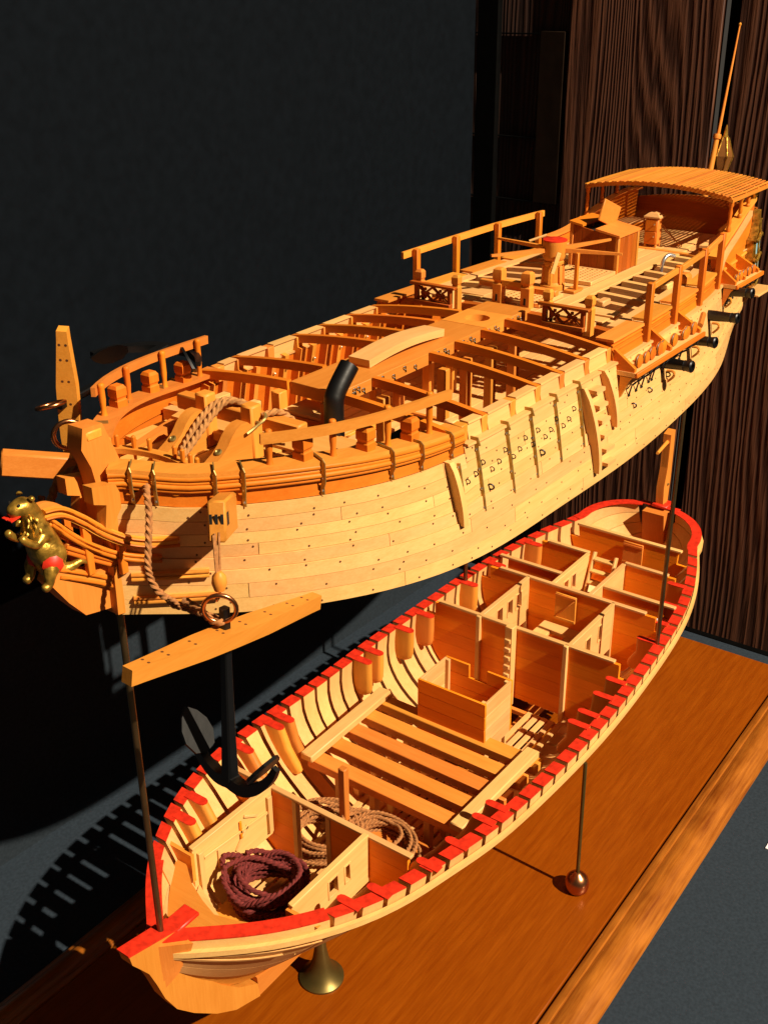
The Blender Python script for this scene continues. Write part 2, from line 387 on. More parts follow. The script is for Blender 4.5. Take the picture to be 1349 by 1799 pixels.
def liftrod(x, y, z0, z1, label):
    tag(obj('lifting_rod', G().tube([(x, y, z0), (x, y, z1)], .027, 10), 'rod'), label, 'rod', 'rods that carry the upper hull')
liftrod(0.0, 0, .15, 3.5, 'dark brass rod rising from the red stem at the bow of the lower hull')
liftrod(6.9, -1.40, -.05, 3.4, 'dark brass rod rising from the near red rim in front of the rudder')
liftrod(6.9, 1.36, -.05, 3.4, 'dark brass rod rising from the far red rim under the upper hull')

# ================================================================== LOWER HULL
LH = thing('lower_hull', 'open lower half of a wooden ship model with red rim and bare ribs', 'ship model', (4.5, 0, -1.4))
def lring(x, sgn, t0=0.0, t1=.96, n=11, th=.085):
    zr = sheer(x); zk = LZK(x); out = []
    ts = [t0+(t1-t0)*(i/(n-1))**.8 for i in range(n)]
    pts = []
    for t in ts:
        z = zr-(zr-zk)*t; pts.append((LS(sgn)(x, z), z))
    inn = []
    for i, (y, z) in enumerate(pts):
        a = pts[max(i-1, 0)]; b_ = pts[min(i+1, n-1)]
        dy, dz = b_[0]-a[0], b_[1]-a[1]; l = math.hypot(dy, dz) or 1
        nx, nz = (dz/l, -dy/l)
        if i == 0: nx, nz = -1, 0
        tk = th+.05*max(0, 1-ts[i]/.35)
        inn.append((max(0.0, y+nx*tk), z+nz*tk))
    return pts, inn
def rib(x0, x1, sgn, dz=0):
    g = G(); n = 11
    r0 = lring(x0, sgn); r1 = lring(x1, sgn)
    vs = []
    for (o_, i_), x in ((r0, x0), (r1, x1)):
        vs += [(x, sgn*y, z+dz) for y, z in o_]+[(x, sgn*y, z+dz) for y, z in i_]
    fs = []; ms = []
    for i in range(n-1):
        fs += [(i, i+1, 2*n+i+1, 2*n+i), (n+i, n+i+1, 3*n+i+1, 3*n+i), (i, i+1, n+i+1, n+i), (2*n+i, 2*n+i+1, 3*n+i+1, 3*n+i)]
    g.add(vs, fs); g.add([vs[0], vs[n], vs[3*n], vs[2*n]], [(0, 1, 2, 3)], 1)
    g.add([vs[n-1], vs[2*n-1], vs[4*n-1], vs[3*n-1]], [(0, 1, 2, 3)], 0)
    # thin red paint lip on top
    lip = .012
    top = [vs[0], vs[n], vs[3*n], vs[2*n]]
    g.add([(p[0], p[1], p[2]+.0005) for p in top]+[(p[0], p[1], p[2]+lip) for p in top], [(4,5,6,7),(0,1,5,4),(1,2,6,5),(2,3,7,6),(3,0,4,7)], 1)
    return g
PITCH_R = .2445
for sg, xs0 in ((-1, 1.06), (1, .62)):
    x = xs0
    while x < 9.2:
        obj('rib', rib(x, x+.193+random.uniform(-.008, .006), sg, random.uniform(-.004, .004)), ('maple_z', 'red'), LH, smooth=30)
        x += PITCH_R
# knees with red tops
def knee(x, sgn, ln, wd=.105, dep=.24):
    g = G(); zr = sheer(x); y0 = B(x)-.128
    rings = []
    for k, (f, s_) in enumerate([(0, 1), (.45, 1), (.78, .97), (.92, .86), (1, .6)]):
        z = zr+.012-ln*f; ring = []
        d = dep*s_; hw = wd/2*(1 if f < .9 else .85)
        sec = [(-hw, -.012), (hw, -.012), (hw, d-hw), (hw*.7, d-hw*.3), (0, d), (-hw*.7, d-hw*.3), (-hw, d-hw)]
        yy = min(y0, LS(sgn)(x, z)-.088-.04*(1-f)) if f > 0 else y0
        ring = [(x+a, sgn*(yy-b_), z) for a, b_ in sec]
        rings.append(ring)
    g.loft(rings)
    g.m[-2] = 1
    r0 = rings[0]; g.add([(p[0], p[1], p[2]) for p in r0]+[(p[0], p[1], p[2]+.012) for p in r0], [list(range(7, 14))]+[(i, (i+1) % 7, 7+(i+1) % 7, 7+i) for i in range(7)], 1)
    obj('knee', g, ('mid_z', 'red'), LH, smooth=50)
for x in (1.21, 1.5, 2.41, 2.93, 3.1, 4.56, 4.8, 5.44, 5.88, 6.86, 7.5, 8.28): knee(x, 1, random.uniform(.42, .5))
for x in (1.27, 1.55, 2.1, 2.5, 2.95, 3.2, 4.91, 5.15, 5.55, 5.9, 6.9, 7.35, 7.8, 8.3): knee(x, -1, random.uniform(.42, .5), .09)
# wales and bow/stern planking
for sg in (-1, 1):
    obj('wale', strip(G(), -.08, 9.9, lambda x: sheer(x)-.15, lambda x: sheer(x)-.095, LS(sg), .0, .04, sg, 60), 'maple_x', LH)
    if False: obj('wale', strip(G(), .0, 9.6, lambda x: sheer(x)-.33, lambda x: sheer(x)-.285, LS(sg), .0, .03, sg, 60), 'maple_x', LH)
    xe = 1.02 if sg < 0 else .58
    nb = 5
    for k in range(nb):
        if k == 4: continue
        f0, f1 = k/nb, (k+1)/nb
        zl = lambda x, f=f1: sheer(x)+(LZK(x)-sheer(x))*f*.97+.004
        zh = lambda x, f=f0: sheer(x)+(LZK(x)-sheer(x))*f*.97-.004
        obj('plank', strip(G(), -.0, xe, zl, zh, LS(sg), -.08, .0, sg, 14, 3), 'maple_x', LH)
        obj('plank', strip(G(), 9.33, 10.2, zl, zh, LS(sg), -.08, .0, sg, 14, 3), 'maple_x', LH)
    obj('red_rail', strip(G(), -.10, xe, lambda x: sheer(x)+.001, lambda x: sheer(x)+.016, LS(sg), -.135, .004, sg, 16), 'red', LH)
    obj('red_rail', strip(G(), 9.30, 10.22, lambda x: sheer(x)+.001, lambda x: sheer(x)+.016, LS(sg), -.135, .004, sg, 22), 'red', LH)
    # inner stringers that tie the ribs together
    for f, hgt in ((.86, .09),):
        zz = lambda x, f=f: sheer(x)+(LZK(x)-sheer(x))*f
        obj('stringer', strip(G(), .7, 9.2, lambda x, hh=hgt: zz(x)-hh/2, lambda x, hh=hgt: zz(x)+hh/2, LS(sg), -.125, -.09, sg, 40), 'maple_x', LH)
    if sg < 0:
        for f in (.22, .34):
            zz = lambda x, f=f: sheer(x)+(LZK(x)-sheer(x))*f
            obj('wale', strip(G(), .0, 1.0-.25*(f > .3), lambda x: zz(x)-.014, lambda x: zz(x)+.014, LS(sg), .0, .022, sg, 14), 'maple_x', LH)
# keel, stem, sternpost
kp = [(x, LZK(x)) for x in lin(1.0, 10.2, 30)]+[(10.24, -1.34), (1.02, -1.355)]
obj('keel', G().prism([(x, z) for x, z in kp], lambda x, z: (x, -.06, z), lambda x, z: (x, .06, z)), 'mid_x', LH)
sp = [(-.39, .385), (-.02, .285), (.10, .27), (.12, 0), (.20, -.25), (.34, -.5), (.55, -.78), (.75, -1.0), (1.0, -1.18), (1.02, -1.36), (.7, -1.24), (.46, -1.06), (.2, -.80), (.02, -.58), (-.09, -.35), (-.16, -.12), (-.22, .05), (-.31, .19), (-.37, .28)]
g = G().prism(sp, lambda x, z: (x, -.065, z), lambda x, z: (x, .065, z)); obj('stem', g, 'mid_z', LH)
g = G().add([(-.40, -.07, .387), (-.40, .07, .387), (.14, .085, .262), (.14, -.085, .262), (-.40, -.07, .405), (-.40, .07, .405), (.14, .085, .28), (.14, -.085, .28)], [(0,1,2,3),(4,5,6,7),(0,1,5,4),(1,2,6,5),(2,3,7,6),(3,0,4,7)]); obj('red_stem_cap', g, 'red', LH)
obj('bow_block', G().loft([[(-.10, .06, z), (.10, max(.03, LB(.10, z)-.012), z), (.10, -max(.03, LB(.10, z)-.012), z), (-.10, -.06, z)] for z in lin(.245, -.26, 6)]), 'mid_z', LH)
rings = []
for x in lin(.03, 1.3, 14):
    zz = [LZK(x)+(sheer(x)-LZK(x))*f for f in (.005, .1, .2, .32, .45)]
    rings.append([(x, LB(x, z)-.014+.05*(z == zz[0]), z) for z in zz]+[(x, -LB(x, z)+.014-.05*(z == zz[0]), z) for z in reversed(zz)])
obj('deadwood', G().loft(rings), 'mid_x', LH)
g = G().box(.10, .36, -.09, .09, .23, .268, .01); obj('red_stem_cap', g, 'red', LH)
g = G().box(10.19, 10.33, -.055, .055, -1.34, 1.30, .01); g.prism([(10.13, .6), (10.19, .9), (10.19, 1.42), (10.34, 1.46), (10.36, .7), (10.33, .3), (10.19, .1)], lambda x, z: (x, -.058, z), lambda x, z: (x, .058, z))
rud = thing('rudder', 'tall wooden rudder stock with a thin tiller peg behind the red stern', 'rudder', (10.3, 0, -1.3))
obj('stock', g, 'mid_z', rud)
obj('tiller', G().tube([(9.62, -.10, 1.34), (10.24, 0, 1.30)], .028, 8, scale=[.8, 1.1]), 'mid_x', rud)
for zz in (.62, .3): obj('hinge_pin', G().lathe((10.26, -.06, zz), [(.0, .02), (.018, .018), (.022, 0)], (0,-1,0), 8), 'brass', rud)
g = G().prism([(9.95, .24), (10.2, .24), (10.2, -.55), (10.12, -.5), (10.02, -.1)], lambda x, z: (x, -.17, z), lambda x, z: (x, .17, z)); obj('stern_block', g, 'mid_z', LH)
obj('red_rail', G().box(10.155, 10.255, -.31, .31, sheer(10.2)+.001, sheer(10.2)+.0165, .003), 'red', LH)
obj('red_stem_cap', G().box(10.10, 10.36, -.14, .10, sheer(10.2)+.018, sheer(10.2)+.06, .01), 'red', LH)
# breasthooks inside the bow
def hook(z, f_in, x_in, th, wid):
    g = G(); o_ = []; i_ = []
    for y in lin(-1, 1, 25):
        # outer follows hull, inner is an arc
        pass
    xsr = [x_in-(x_in+.02)*(abs(u)**2.2) for u in lin(1, 0, 12)]
    left = []; 
    for x in lin(x_in, .03, 12): left.append((x, LB(x, z)-.09))
    right = [(x, -y) for x, y in reversed(left)]
    inner = []
    bi = LB(x_in, z)-.09
    for u in lin(-1, 1, 17): inner.append((wid+(x_in-wid)*abs(u)**2.4, u*(bi-.16*(abs(u) > .85)*0)))
    poly = left+right+inner
    g.prism(poly, lambda x, y: (x, y, z), lambda x, y: (x, y, z+th)); return g
def hook2(z, th, inn, xm):
    left = [(x, max(.02, LB(x, z)-.085)) for x in lin(xm, .04, 12)]
    poly = left+[(x, -y) for x, y in reversed(left)]+[(x, -y) for x, y in inn]+[(x, y) for x, y in reversed(inn[:-1])]
    return G().prism(poly, lambda x, y: (x, y, z), lambda x, y: (x, y, z+th))
obj('breasthook', hook2(-.06, .05, [(.97, .78), (.88, .61), (.76, .44), (.66, .2), (.60, 0)], .90), 'mid_y', LH)
obj('breasthook', hook2(-.36, .07, [(1.0, .62), (.88, .36), (.80, .15), (.77, 0)], .97), 'maple_y', LH)
# bulkheads made of planks between a top rail and posts
def bulkhead(x, ztop, zbot, segs, step=.14, inset=.125, rail=None, th=.022):
    yh = LB(x, sheer(x)-.05)-inset
    g = G()
    for a, b_ in (rail or [(-yh+.28, yh-.28)]): g.box(x-.032, x+.032, max(a, -yh), min(b_, yh), ztop-.035, ztop, .006)
    r = obj('bulkhead', g, 'maple_y', LH)
    z = ztop-.036; k = 0
    while z > zbot+.05:
        z1 = max(zbot, z-.185)
        for a, b_ in segs:
            cl = lambda y, zz: max(-(LB(x, min(zz, sheer(x)))-inset), min(LB(x, min(zz, sheer(x)))-inset, y))
            def cs(y, zz):
                lim = (LN if y < 0 else LB)(x, min(zz, sheer(x)-.02))-inset
                if k == 0: lim -= step
                return max(-lim, min(lim, y))
            p = [(cs(a, z), z), (cs(b_, z), z), (cs(b_, z1), z1+.003), (cs(a, z1), z1+.003)]
            if abs(p[0][0]-p[1][0]) < .03 and abs(p[2][0]-p[3][0]) < .03: continue
            obj('plank', G().prism(p, lambda y, zz: (x-th, y, zz), lambda y, zz: (x+th, y, zz)), 'pear_y', r)
        z = z1; k += 1
    return r
def post(x, y, z0, z1, w_=.05, mat='maple_z', name='post'):
    return obj(name, G().box(x-w_/2, x+w_/2, y-w_/2, y+w_/2, z0, z1, .006), mat, LH)
def side_panel(x0, x1, y, z0, z1, wins=(), name='partition', lat=None):
    """pale fore-and-aft partition; wins are (x0,x1,z0,z1) openings"""
    xs = sorted({x0, x1, *[v for w_ in wins for v in w_[:2]]}); g = G()
    for a, b_ in zip(xs, xs[1:]):
        c = (a+b_)/2; cut = [w_ for w_ in wins if w_[0] < c < w_[1]]
        if cut:
            w_ = cut[0]; g.box(a, b_, y-.018, y+.018, z0, w_[2], 0); g.box(a, b_, y-.018, y+.018, w_[3], z1, 0)
        else: g.box(a, b_, y-.018, y+.018, z0, z1, 0)
    p = obj(name, g, 'maple_x', LH)
    obj('rail', G().box(x0, x1, y-.03, y+.03, z1, z1+.03, .006), 'maple_x', p)
    for w_ in wins:
        f = G(); a, b_, c, d = w_
        for xx in (a, b_-.02): f.box(xx, xx+.02, y-.026, y+.026, c, d, .003)
        f.box(a+.02, b_-.02, y-.026, y+.026, c, c+.02, .003); f.box(a+.02, b_-.02, y-.026, y+.026, d-.02, d, .003)
        obj('window_frame', f, 'maple_x', p)
    return p
ZT = .17
# forward cabin: bulkhead A and two side panels
bulkhead(2.06, .15, -.86, [(-3, -.13), (.29, 3)], rail=[(-1.1, 1.1)])
for yy in (-.13, .29): post(2.06, yy, -.86, .115, .06)
pp = side_panel(.93, 2.03, .60, -.42, .15)
for (a, b_, c, d) in ((.98, 1.04, -.36, .09), (1.94, 2.0, -.36, .09)): obj('batten', G().box(a, b_, .545, .582, c, d, .004), 'maple_z', pp)
obj('batten', G().bar((1.06, .57, -.02), (1.98, .57, -.10), .02, .035, (0,0,1)), 'maple_x', pp)
obj('batten', G().bar((1.25, .57, -.05), (1.25, .57, -.28), .02, .03, (1,0,0)), 'maple_z', pp)
obj('batten', G().bar((1.62, .57, .08), (1.80, .57, -.03), .02, .03, (0,0,1)), 'maple_x', pp)
obj('batten', G().bar((1.48, .57, -.25), (1.66, .57, -.05), .02, .03, (0,0,1)), 'maple_x', pp)
obj('batten', G().bar((1.56, .57, .06), (1.56, .57, -.15), .02, .03, (1,0,0)), 'pear_z', pp)
obj('cross_piece', G().prism([(.57, .12), (.93, .12), (LB(.92, -.1)-.1, -.1), (LB(.92, -.2)-.1, -.2), (.57, -.2)], lambda y, z: (.90, y, z), lambda y, z: (.94, y, z)), 'mid_y', LH)
side_panel(.93, 2.03, -.60, -.40, .15, [(1.42, 1.58, -.16, .06), (1.66, 1.76, -.16, .06)])
obj('cross_piece', G().prism([(-.57, .13), (-.93, .13), (-LB(.92, -.1)+.1, -.1), (-LB(.92, -.35)+.1, -.35), (-.57, -.35)], lambda y, z: (.90, y, z), lambda y, z: (.94, y, z)), 'mid_y', LH)
# hold floor: pale slats running fore and aft on bearers
def FZ(x): return -.60 if x < 2.06 else (-.80 if x < 3.2 else -.93)
for x in lin(1.38, 8.8, 22):
    hw = min(.60, LN(x, FZ(x)-.09)-.12)
    obj('bearer', G().box(x-.03, x+.03, -hw, min(.60, LB(x, FZ(x)-.09)-.12), FZ(x)-.09, FZ(x)-.026, .006), 'mid_y', LH)
for j, y in enumerate(lin(-.62, .62, 13)):
    for a, b_ in ((1.15, 1.98), (2.12, 3.15), (3.25, 4.3), (4.34, 5.98), (6.15, 7.2), (7.4, 9.0)):
        if 5 <= j <= 7 and a == 4.34: continue
        z = FZ(a+.1); fn = LN if y < 0 else LB; a2 = a
        while fn(a2, z-.03)-.10 < abs(y)+.03 and a2 < b_-.2: a2 += .05
        if a2 >= b_-.2 or fn(b_, z-.03)-.1 < abs(y)+.03: continue
        obj('floor_slat', G().box(a2+random.uniform(0, .03), b_, y-.034, y+.034, z-.025, z, .004), 'maple_x', LH)
# platform of five slats on two heavy fore-and-aft timbers
PZ = -.24
for sg in (-1, 1):
    obj('platform_timber', G().bar((3.02, sg*.97, PZ-.048), (4.55, sg*1.0, PZ-.048), .16, .092, ch=.012), 'maple_x', LH)
for i, x in enumerate(lin(3.16, 4.46, 5)):
    obj('platform_slat', G().box(x-.098, x+.098, -1.13, .99, PZ-.20, PZ-.095, .008), 'mid_y', LH)
    for yy in (-.55, .15, .62): obj('prop', G().box(x-.04, x+.04, yy-.04, yy+.04, -.94, PZ-.201, .006), 'maple_z', LH)
obj('riding_post', G().box(2.66, 2.74, .15, .24, -.80, .14, .01), 'mid_z', LH)
obj('curved_floor_timber', G().prism([(2.85+.5*math.cos(a)*.5, -.15+.65*math.sin(a)) for a in lin(0, 6.1, 20)], lambda x, y: (x, y, -.74), lambda x, y: (x, y, -.68)), 'mid_y', LH)
# bulkhead B and the after cabins
bulkhead(6.08, ZT, -.86, [(-3, -.62), (-.58, .09), (.17, .60), (.64, 3)], rail=[(-1.22, 1.22)])
for yy in (-.60, .62): post(6.04, yy, -.92, ZT, .06)
np_ = G().box(5.93, 6.04, .075, .185, -.95, .22, .008)
obj('notched_pillar', np_, 'maple_z', LH)
for k in range(7): obj('pillar_cleat', G().box(5.895, 5.928, .09, .17, -.75+k*.125, -.69+k*.125, .006), 'maple_z', LH)
side_panel(6.11, 7.28, .62, -.5, ZT-.035, [(6.45, 6.62, -.2, .05), (6.72, 6.88, -.2, .05), (6.95, 7.12, -.2, .05)])
side_panel(6.11, 7.28, -.62, -.5, ZT-.035, [(6.5, 6.66, -.22, .02), (6.85, 6.95, -.2, .05)])
bulkhead(7.32, ZT, -.80, [(-3, -.64), (-.60, .60), (.64, 3)])
for yy in (-.62, .62): post(7.29, yy, -.8, ZT, .05)
dr = thing('cabin_door', 'small braced wooden door leaning on the middle bulkhead of the lower hull', 'door', (7.22, .02, -.5))
obj('leaf', G().box(7.235, 7.262, -.13, .17, -.30, .10, .005), 'mid_z', dr)
obj('brace', G().bar((7.228, -.11, .05), (7.228, .15, -.25), .012, .03, (1,0,0)), 'mid_y', dr)
for zz in (.06, -.28): obj('brace', G().box(7.222, 7.234, -.13, .17, zz, zz+.03, .002), 'mid_y', dr)
hc = thing('hatch_coaming', 'pale square hatch frame lying between the after cabin partitions', 'hatch', (7.0, 0, -.5))
for a in ((6.62, 6.80, -.34, .30), (7.02, 7.22, -.34, .30)): obj('frame_board', G().box(a[0], a[1], a[2], a[3], -.41, -.36, .006), 'maple_y', hc)
for a in ((6.803, 7.017, -.34, -.12), (6.803, 7.017, .10, .30)): obj('frame_board', G().box(a[0], a[1], a[2], a[3], -.41, -.36, .006), 'maple_x', hc)
for sg in (-1, 1):
    for xx in (6.66, 7.18): obj('leg', G().box(xx-.03, xx+.03, sg*.27-.03, sg*.27+.03, -.922, -.411, .004), 'maple_z', hc)
side_panel(7.345, 8.38, .27, -.5, ZT-.035, [(7.62, 7.78, -.2, .05), (7.86, 8.0, -.2, .05)])
side_panel(7.345, 8.38, -.27, -.5, ZT-.035)
def halfbulk(x, y0, y1, zt=.13): bulkhead(x, zt, -.8, [(y0, y1)], rail=[(y0, y1)])
halfbulk(7.72, .29, 3); halfbulk(7.72, -3, -.29); 
bulkhead(8.42, ZT, -.78, [(-3, -.28), (.28, 3)], rail=[(.27, .9)])
obj('cap', G().box(8.39, 8.45, -.9, -.27, ZT-.035, ZT, .006), 'maple_y', LH)
ld_ = thing('cabin_ladder', 'pale little ladder with four steps between the aftermost cabin partitions', 'ladder', (8.3, 0, -.9))
for yy in (-.12, .20): obj('stringer', G().bar((8.02, yy, -.85), (8.46, yy, .17), .03, .09, (1,0,0)), 'maple_z', ld_)
for k in range(6): obj('step', G().box(8.02+.07*k, 8.12+.07*k, -.10, .18, -.7+.155*k, -.675+.155*k, .004), 'maple_y', ld_)
bulkhead(9.12, ZT+.03, -.65, [(-3, 3)], rail=[(-.8, .8)])
dr = thing('cabin_door', 'small plain wooden door fixed on the bulkhead nearest the rudder', 'door', (9.05, -.1, -.3))
obj('leaf', G().box(9.06, 9.085, -.25, .05, -.24, .14, .005), 'mid_z', dr)
for zz in (.08, -.2): obj('brace', G().box(9.05, 9.059, -.25, .05, zz, zz+.03, .002), 'mid_y', dr)
pl = tag(obj('name_plate', G().bar((7.36, -1.21, .075), (7.36, -1.02, .075), .02, .06), 'white'), 'tiny white paper tag with black marks on the near red rim', 'tag')
obj('print', G().bar((7.348, -1.20, .08), (7.348, -1.05, .08), .002, .03, ch=0), 'tag', pl)
# open box standing aft of the platform
bx = thing('storage_box', 'open-topped planked wooden box standing behind the slatted platform', 'box', (4.72, 0, -.9))
for (a, b_, c, d, nm) in ((4.42, 4.45, -.45, .45, 'y'), (5.0, 5.03, -.45, .45, 'y'), (4.452, 4.998, -.45, -.42, 'x'), (4.452, 4.998, .42, .45, 'x')):
    for k in range(4):
        z0 = -.52+k*.175
        if a == 5.0 and k == 3:
            obj('plank', G().box(a, b_, c, -.12, z0, z0+.171, .003), 'pear_y', bx); obj('plank', G().box(a, b_, .12, d, z0, z0+.171, .003), 'pear_y', bx); continue
        obj('plank', G().box(a, b_, c, d, z0, z0+.171, .003), ('pear_' if nm == 'y' else 'maple_')+nm, bx)
for (a, c) in ((4.475, -.395), (4.475, .395), (4.975, -.395), (4.975, .395)): obj('corner_post', G().box(a-.022, a+.022, c-.022, c+.022, -.9, .17, .003), 'maple_z', bx)
# ropes in the lower hull
def coil(name, mat, c, R, r, turns, label, jit=.03, zspread=.16, sq=1.0, seed=1):
    rnd = random.Random(seed); g = G(); pts = []
    for i in range(int(turns*12)):
        a = 2*math.pi*i/12; q = 1+rnd.uniform(-.12, .12); lay = (i/12)/turns
        pts.append((c[0]+R*q*(.62+.38*math.sin(lay*9))*math.cos(a), c[1]+R*sq*q*(.62+.38*math.sin(lay*9))*math.sin(a), c[2]+zspread*lay+rnd.uniform(-jit, jit)*.6))
    rope(g, pts, r, 5); tag(obj(name, g, mat, smooth=60), label, 'rope')
def heap(mat, c, a, b, r, turns, label, seed, dz=.04, tilt=.25, rot=0.0, zstep=.03):
    rnd = random.Random(seed); g = G(); pts = []; ph = rnd.random()*6
    cx = cy = 0; sa = sb = 1; tx = ty = 0
    for k in range(turns):
        ncx, ncy, nsa, nsb, ntx, nty = rnd.gauss(0, .05), rnd.gauss(0, .05), rnd.uniform(.72, 1.08), rnd.uniform(.68, 1.08), rnd.gauss(0, tilt), rnd.gauss(0, tilt)
        for i in range(14):
            f = i/14; t = 2*math.pi*f+ph; L = lambda u, v: u+(v-u)*f
            x = a*L(sa, nsa)*math.cos(t); y = b*L(sb, nsb)*math.sin(t)
            X = x*math.cos(rot)-y*math.sin(rot); Y = x*math.sin(rot)+y*math.cos(rot)
            pts.append((c[0]+X+L(cx, ncx), c[1]+Y+L(cy, ncy), c[2]+zstep*(k+f)+abs(x*L(tx, ntx)+y*L(ty, nty))+rnd.uniform(0, dz)))
        cx, cy, sa, sb, tx, ty = ncx, ncy, nsa, nsb, ntx, nty
    rope(g, pts, r, 4); tag(obj('rope_coil', g, mat, smooth=60), label, 'rope')
heap('maroon', (1.45, .10, -.57), .33, .37, .027, 19, 'thick maroon rope coil heaped in the forward cabin', 3, .03, .30, .5, .013)
heap('rope', (2.52, .32, -.775), .34, .40, .022, 17, 'tan rope coil behind the forward bulkhead on the far side', 4, .02, .12, .2, .012)
heap('rope', (2.66, -.27, -.775), .35, .40, .022, 18, 'tan rope coil behind the forward bulkhead on the near side', 5, .02, .16, -.3, .013)

# ================================================================== UPPER HULL
UH = thing('upper_hull', 'planked upper half of a wooden ship model raised on rods', 'ship model', (4.5, 0, 3.16))
XB, XE = -.09, 10.16
WALE = 3.575; LEDGE = 4.13; GUN = 4.29
def bul_lo(x): return 4.17-.09*ss(x, .3, 2.1)+.07*(1-ss(x, -.1, .35))
def bul_hi(x): return 4.42-.15*ss(x, .5, 2.35)+.07*(1-ss(x, -.1, .35))
XF = 2.36                                     # after end of the forecastle bulwark
def side_top(x): return bul_lo(x) if x < XF else LEDGE
edges = [0, .14, .28, .415, .53, .64, .75, .87, 1.0]
def zl_(f):
    return lambda x: ub_bot(x)+(side_top(x)-ub_bot(x))*f if True else 0
butts = {0: [1.6, 4.1, 6.6], 1: [.55, 2.9, 5.2, 7.8], 2: [2.3, 4.6, 6.9], 3: [1.5, 3.4, 6.0, 8.4], 4: [.62, 2.6, 5.1, 7.2], 5: [1.95, 4.3, 6.7], 6: [1.15, 3.2, 5.6, 8.0], 7: [2.1, 4.7, 7.3]}
nails = {-1: G(), 1: G()}
for sg in (-1, 1):
    # dark backing shell just under the planks (shows in the seams), closed by an orange lining inside
    obj('hull_backing', strip(G(), XB, XE, lambda x: ub_bot(x)+.004, lambda x: side_top(x)-.004, UB, -.055, -.012, sg, 60, 6), 'nail', UH)
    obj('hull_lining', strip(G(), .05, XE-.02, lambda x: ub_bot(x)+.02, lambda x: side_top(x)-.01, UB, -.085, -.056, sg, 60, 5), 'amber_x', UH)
    for k in range(8):
        zl, zh = zl_(edges[k]), zl_(edges[k+1])
        cuts = [XB]+[c+(0 if sg < 0 else .3) for c in butts[k]]+[XE]; bowmat = 'honey_x' if k in (2, 5) else 'maple_x'
        out = .022 if k < 3 else (.012 if k == 3 else .0)
        for a, b_ in zip(cuts, cuts[1:]):
            parts_ = [(a, b_)]
            if a < XF < b_: parts_ = [(a, XF), (XF, b_)] if k == 7 else [(a, b_)]
            for (p, q) in parts_:
                n = max(4, int((q-p)/.16)+2)
                obj('plank', strip(G(), p+.002, q-.002, lambda x: zl(x)+.0019, lambda x: zh(x)-.0019, UB, -.014, out, sg, n, 3), 'maple_x', UH, smooth=25)
        # treenails
        x = .25+random.random()*.2
        while x < 9.7:
            z0, z1 = zl(x), zh(x)
            for dz in ((.28,) if random.random() < .45 else (.74,) if random.random() < .7 else (.28, .74)):
                xx = x+random.uniform(-.03, .03)+(.055 if dz > .5 else 0); z = z0+(z1-z0)*(dz+random.uniform(-.07, .07))
                p = hp(xx, z, out+.0015, sg, UB); q = hp(xx, z, out+.004, sg, UB); nn = (q-p).normalized()
                nails[sg].lathe(p, [(.0082, -.004), (.0082, .0008)], nn, 6)
            x += random.choice((.24, .3, .36))
    obj('treenail', nails[sg], 'nail', UH, kind='stuff')
    # narrow capping strip on the ledge
    obj('ledge', strip(G(), XF+.02, 8.6, lambda x: LEDGE+.002, lambda x: LEDGE+.022, UB, -.10, .025, sg, 40), 'maple_x', UH)
    # gunwale panels between timber heads, amidships
    gx = [XF+.06, 2.69, 3.12, 3.54, 3.96, 4.42, 4.86]
    for i, x in enumerate(gx):
        y = UB(x, GUN)
        obj('timber_head', G().obox((x, sg*(y-.055), (LEDGE+.02+GUN)/2), (.085, .10, GUN-LEDGE-.022), ch=.006), 'mid_z', UH)
        if i: 
            a, b_ = gx[i-1]+.046, x-.046
            obj('gunwale_panel', strip(G(), a, b_, K(LEDGE+.024), K(GUN-.012), UB, -.075, -.03, sg, 5), 'maple_x', UH)
            obj('gunwale_cap', strip(G(), a, b_, K(GUN-.010), K(GUN+.008), UB, -.09, -.01, sg, 5), 'maple_x', UH)
    # forecastle bulwark: orange board, three mouldings and a cap
    obj('bulwark_board', strip(G(), XB+.03, XF, lambda x: bul_lo(x)+.003, lambda x: bul_hi(x)-.02, UB, -.07, -.012, sg, 26, 3), 'amber_x', UH)
    for k, (f, o_) in enumerate(((.50, .012), (.62, .020), (.74, .014), (.86, .018))):
        zz = lambda x, f=f: bul_lo(x)+(bul_hi(x)-bul_lo(x))*f
        pts = [hp(x, zz(x), o_-.012, sg, UB) for x in lin(XB+.03, XF, 34)]
        obj('moulding', G().tube(pts, .017+.004*(k % 2), 8), 'amber_x', UH, smooth=60)
    obj('cap_rail', strip(G(), XB+.03, XF+.01, lambda x: bul_hi(x)-.019, lambda x: bul_hi(x)+.012, UB, -.16, .02, sg, 30), 'mid_x', UH)
    # brass straps over the bulwark
    for x, lo in ((.05, .0), (.15, 0), (.42, 0), (.56, -.02), (1.03, 0), (1.58, 0), (1.87, 0), (2.2, 0)):
        zt, zb = bul_hi(x)+.016, bul_lo(x)+.012+lo
        a = [hp(x, z, o_, sg, UB) for z, o_ in ((zb, .004), (bul_lo(x)+.07, .006), (bul_lo(x)+.11, .034), (zt-.01, .044), (zt, .032), (zt+.002, -.11))]
        st = obj('brass_strap', G().sweep(a, [(-.017, -.004), (.017, -.004), (.017, .004), (-.017, .004)], (1, 0, .01)), 'brass', UH)
        for z, o_ in ((zb+.03, .010), (zb+.13, .030)):
            p = hp(x, z, o_, sg, UB); q = hp(x, z, o_+.01, sg, UB)
            obj('rivet', G().lathe(p, [(.011, 0), (.009, .006), (.003, .009)], (q-p), 8), 'steel', st)
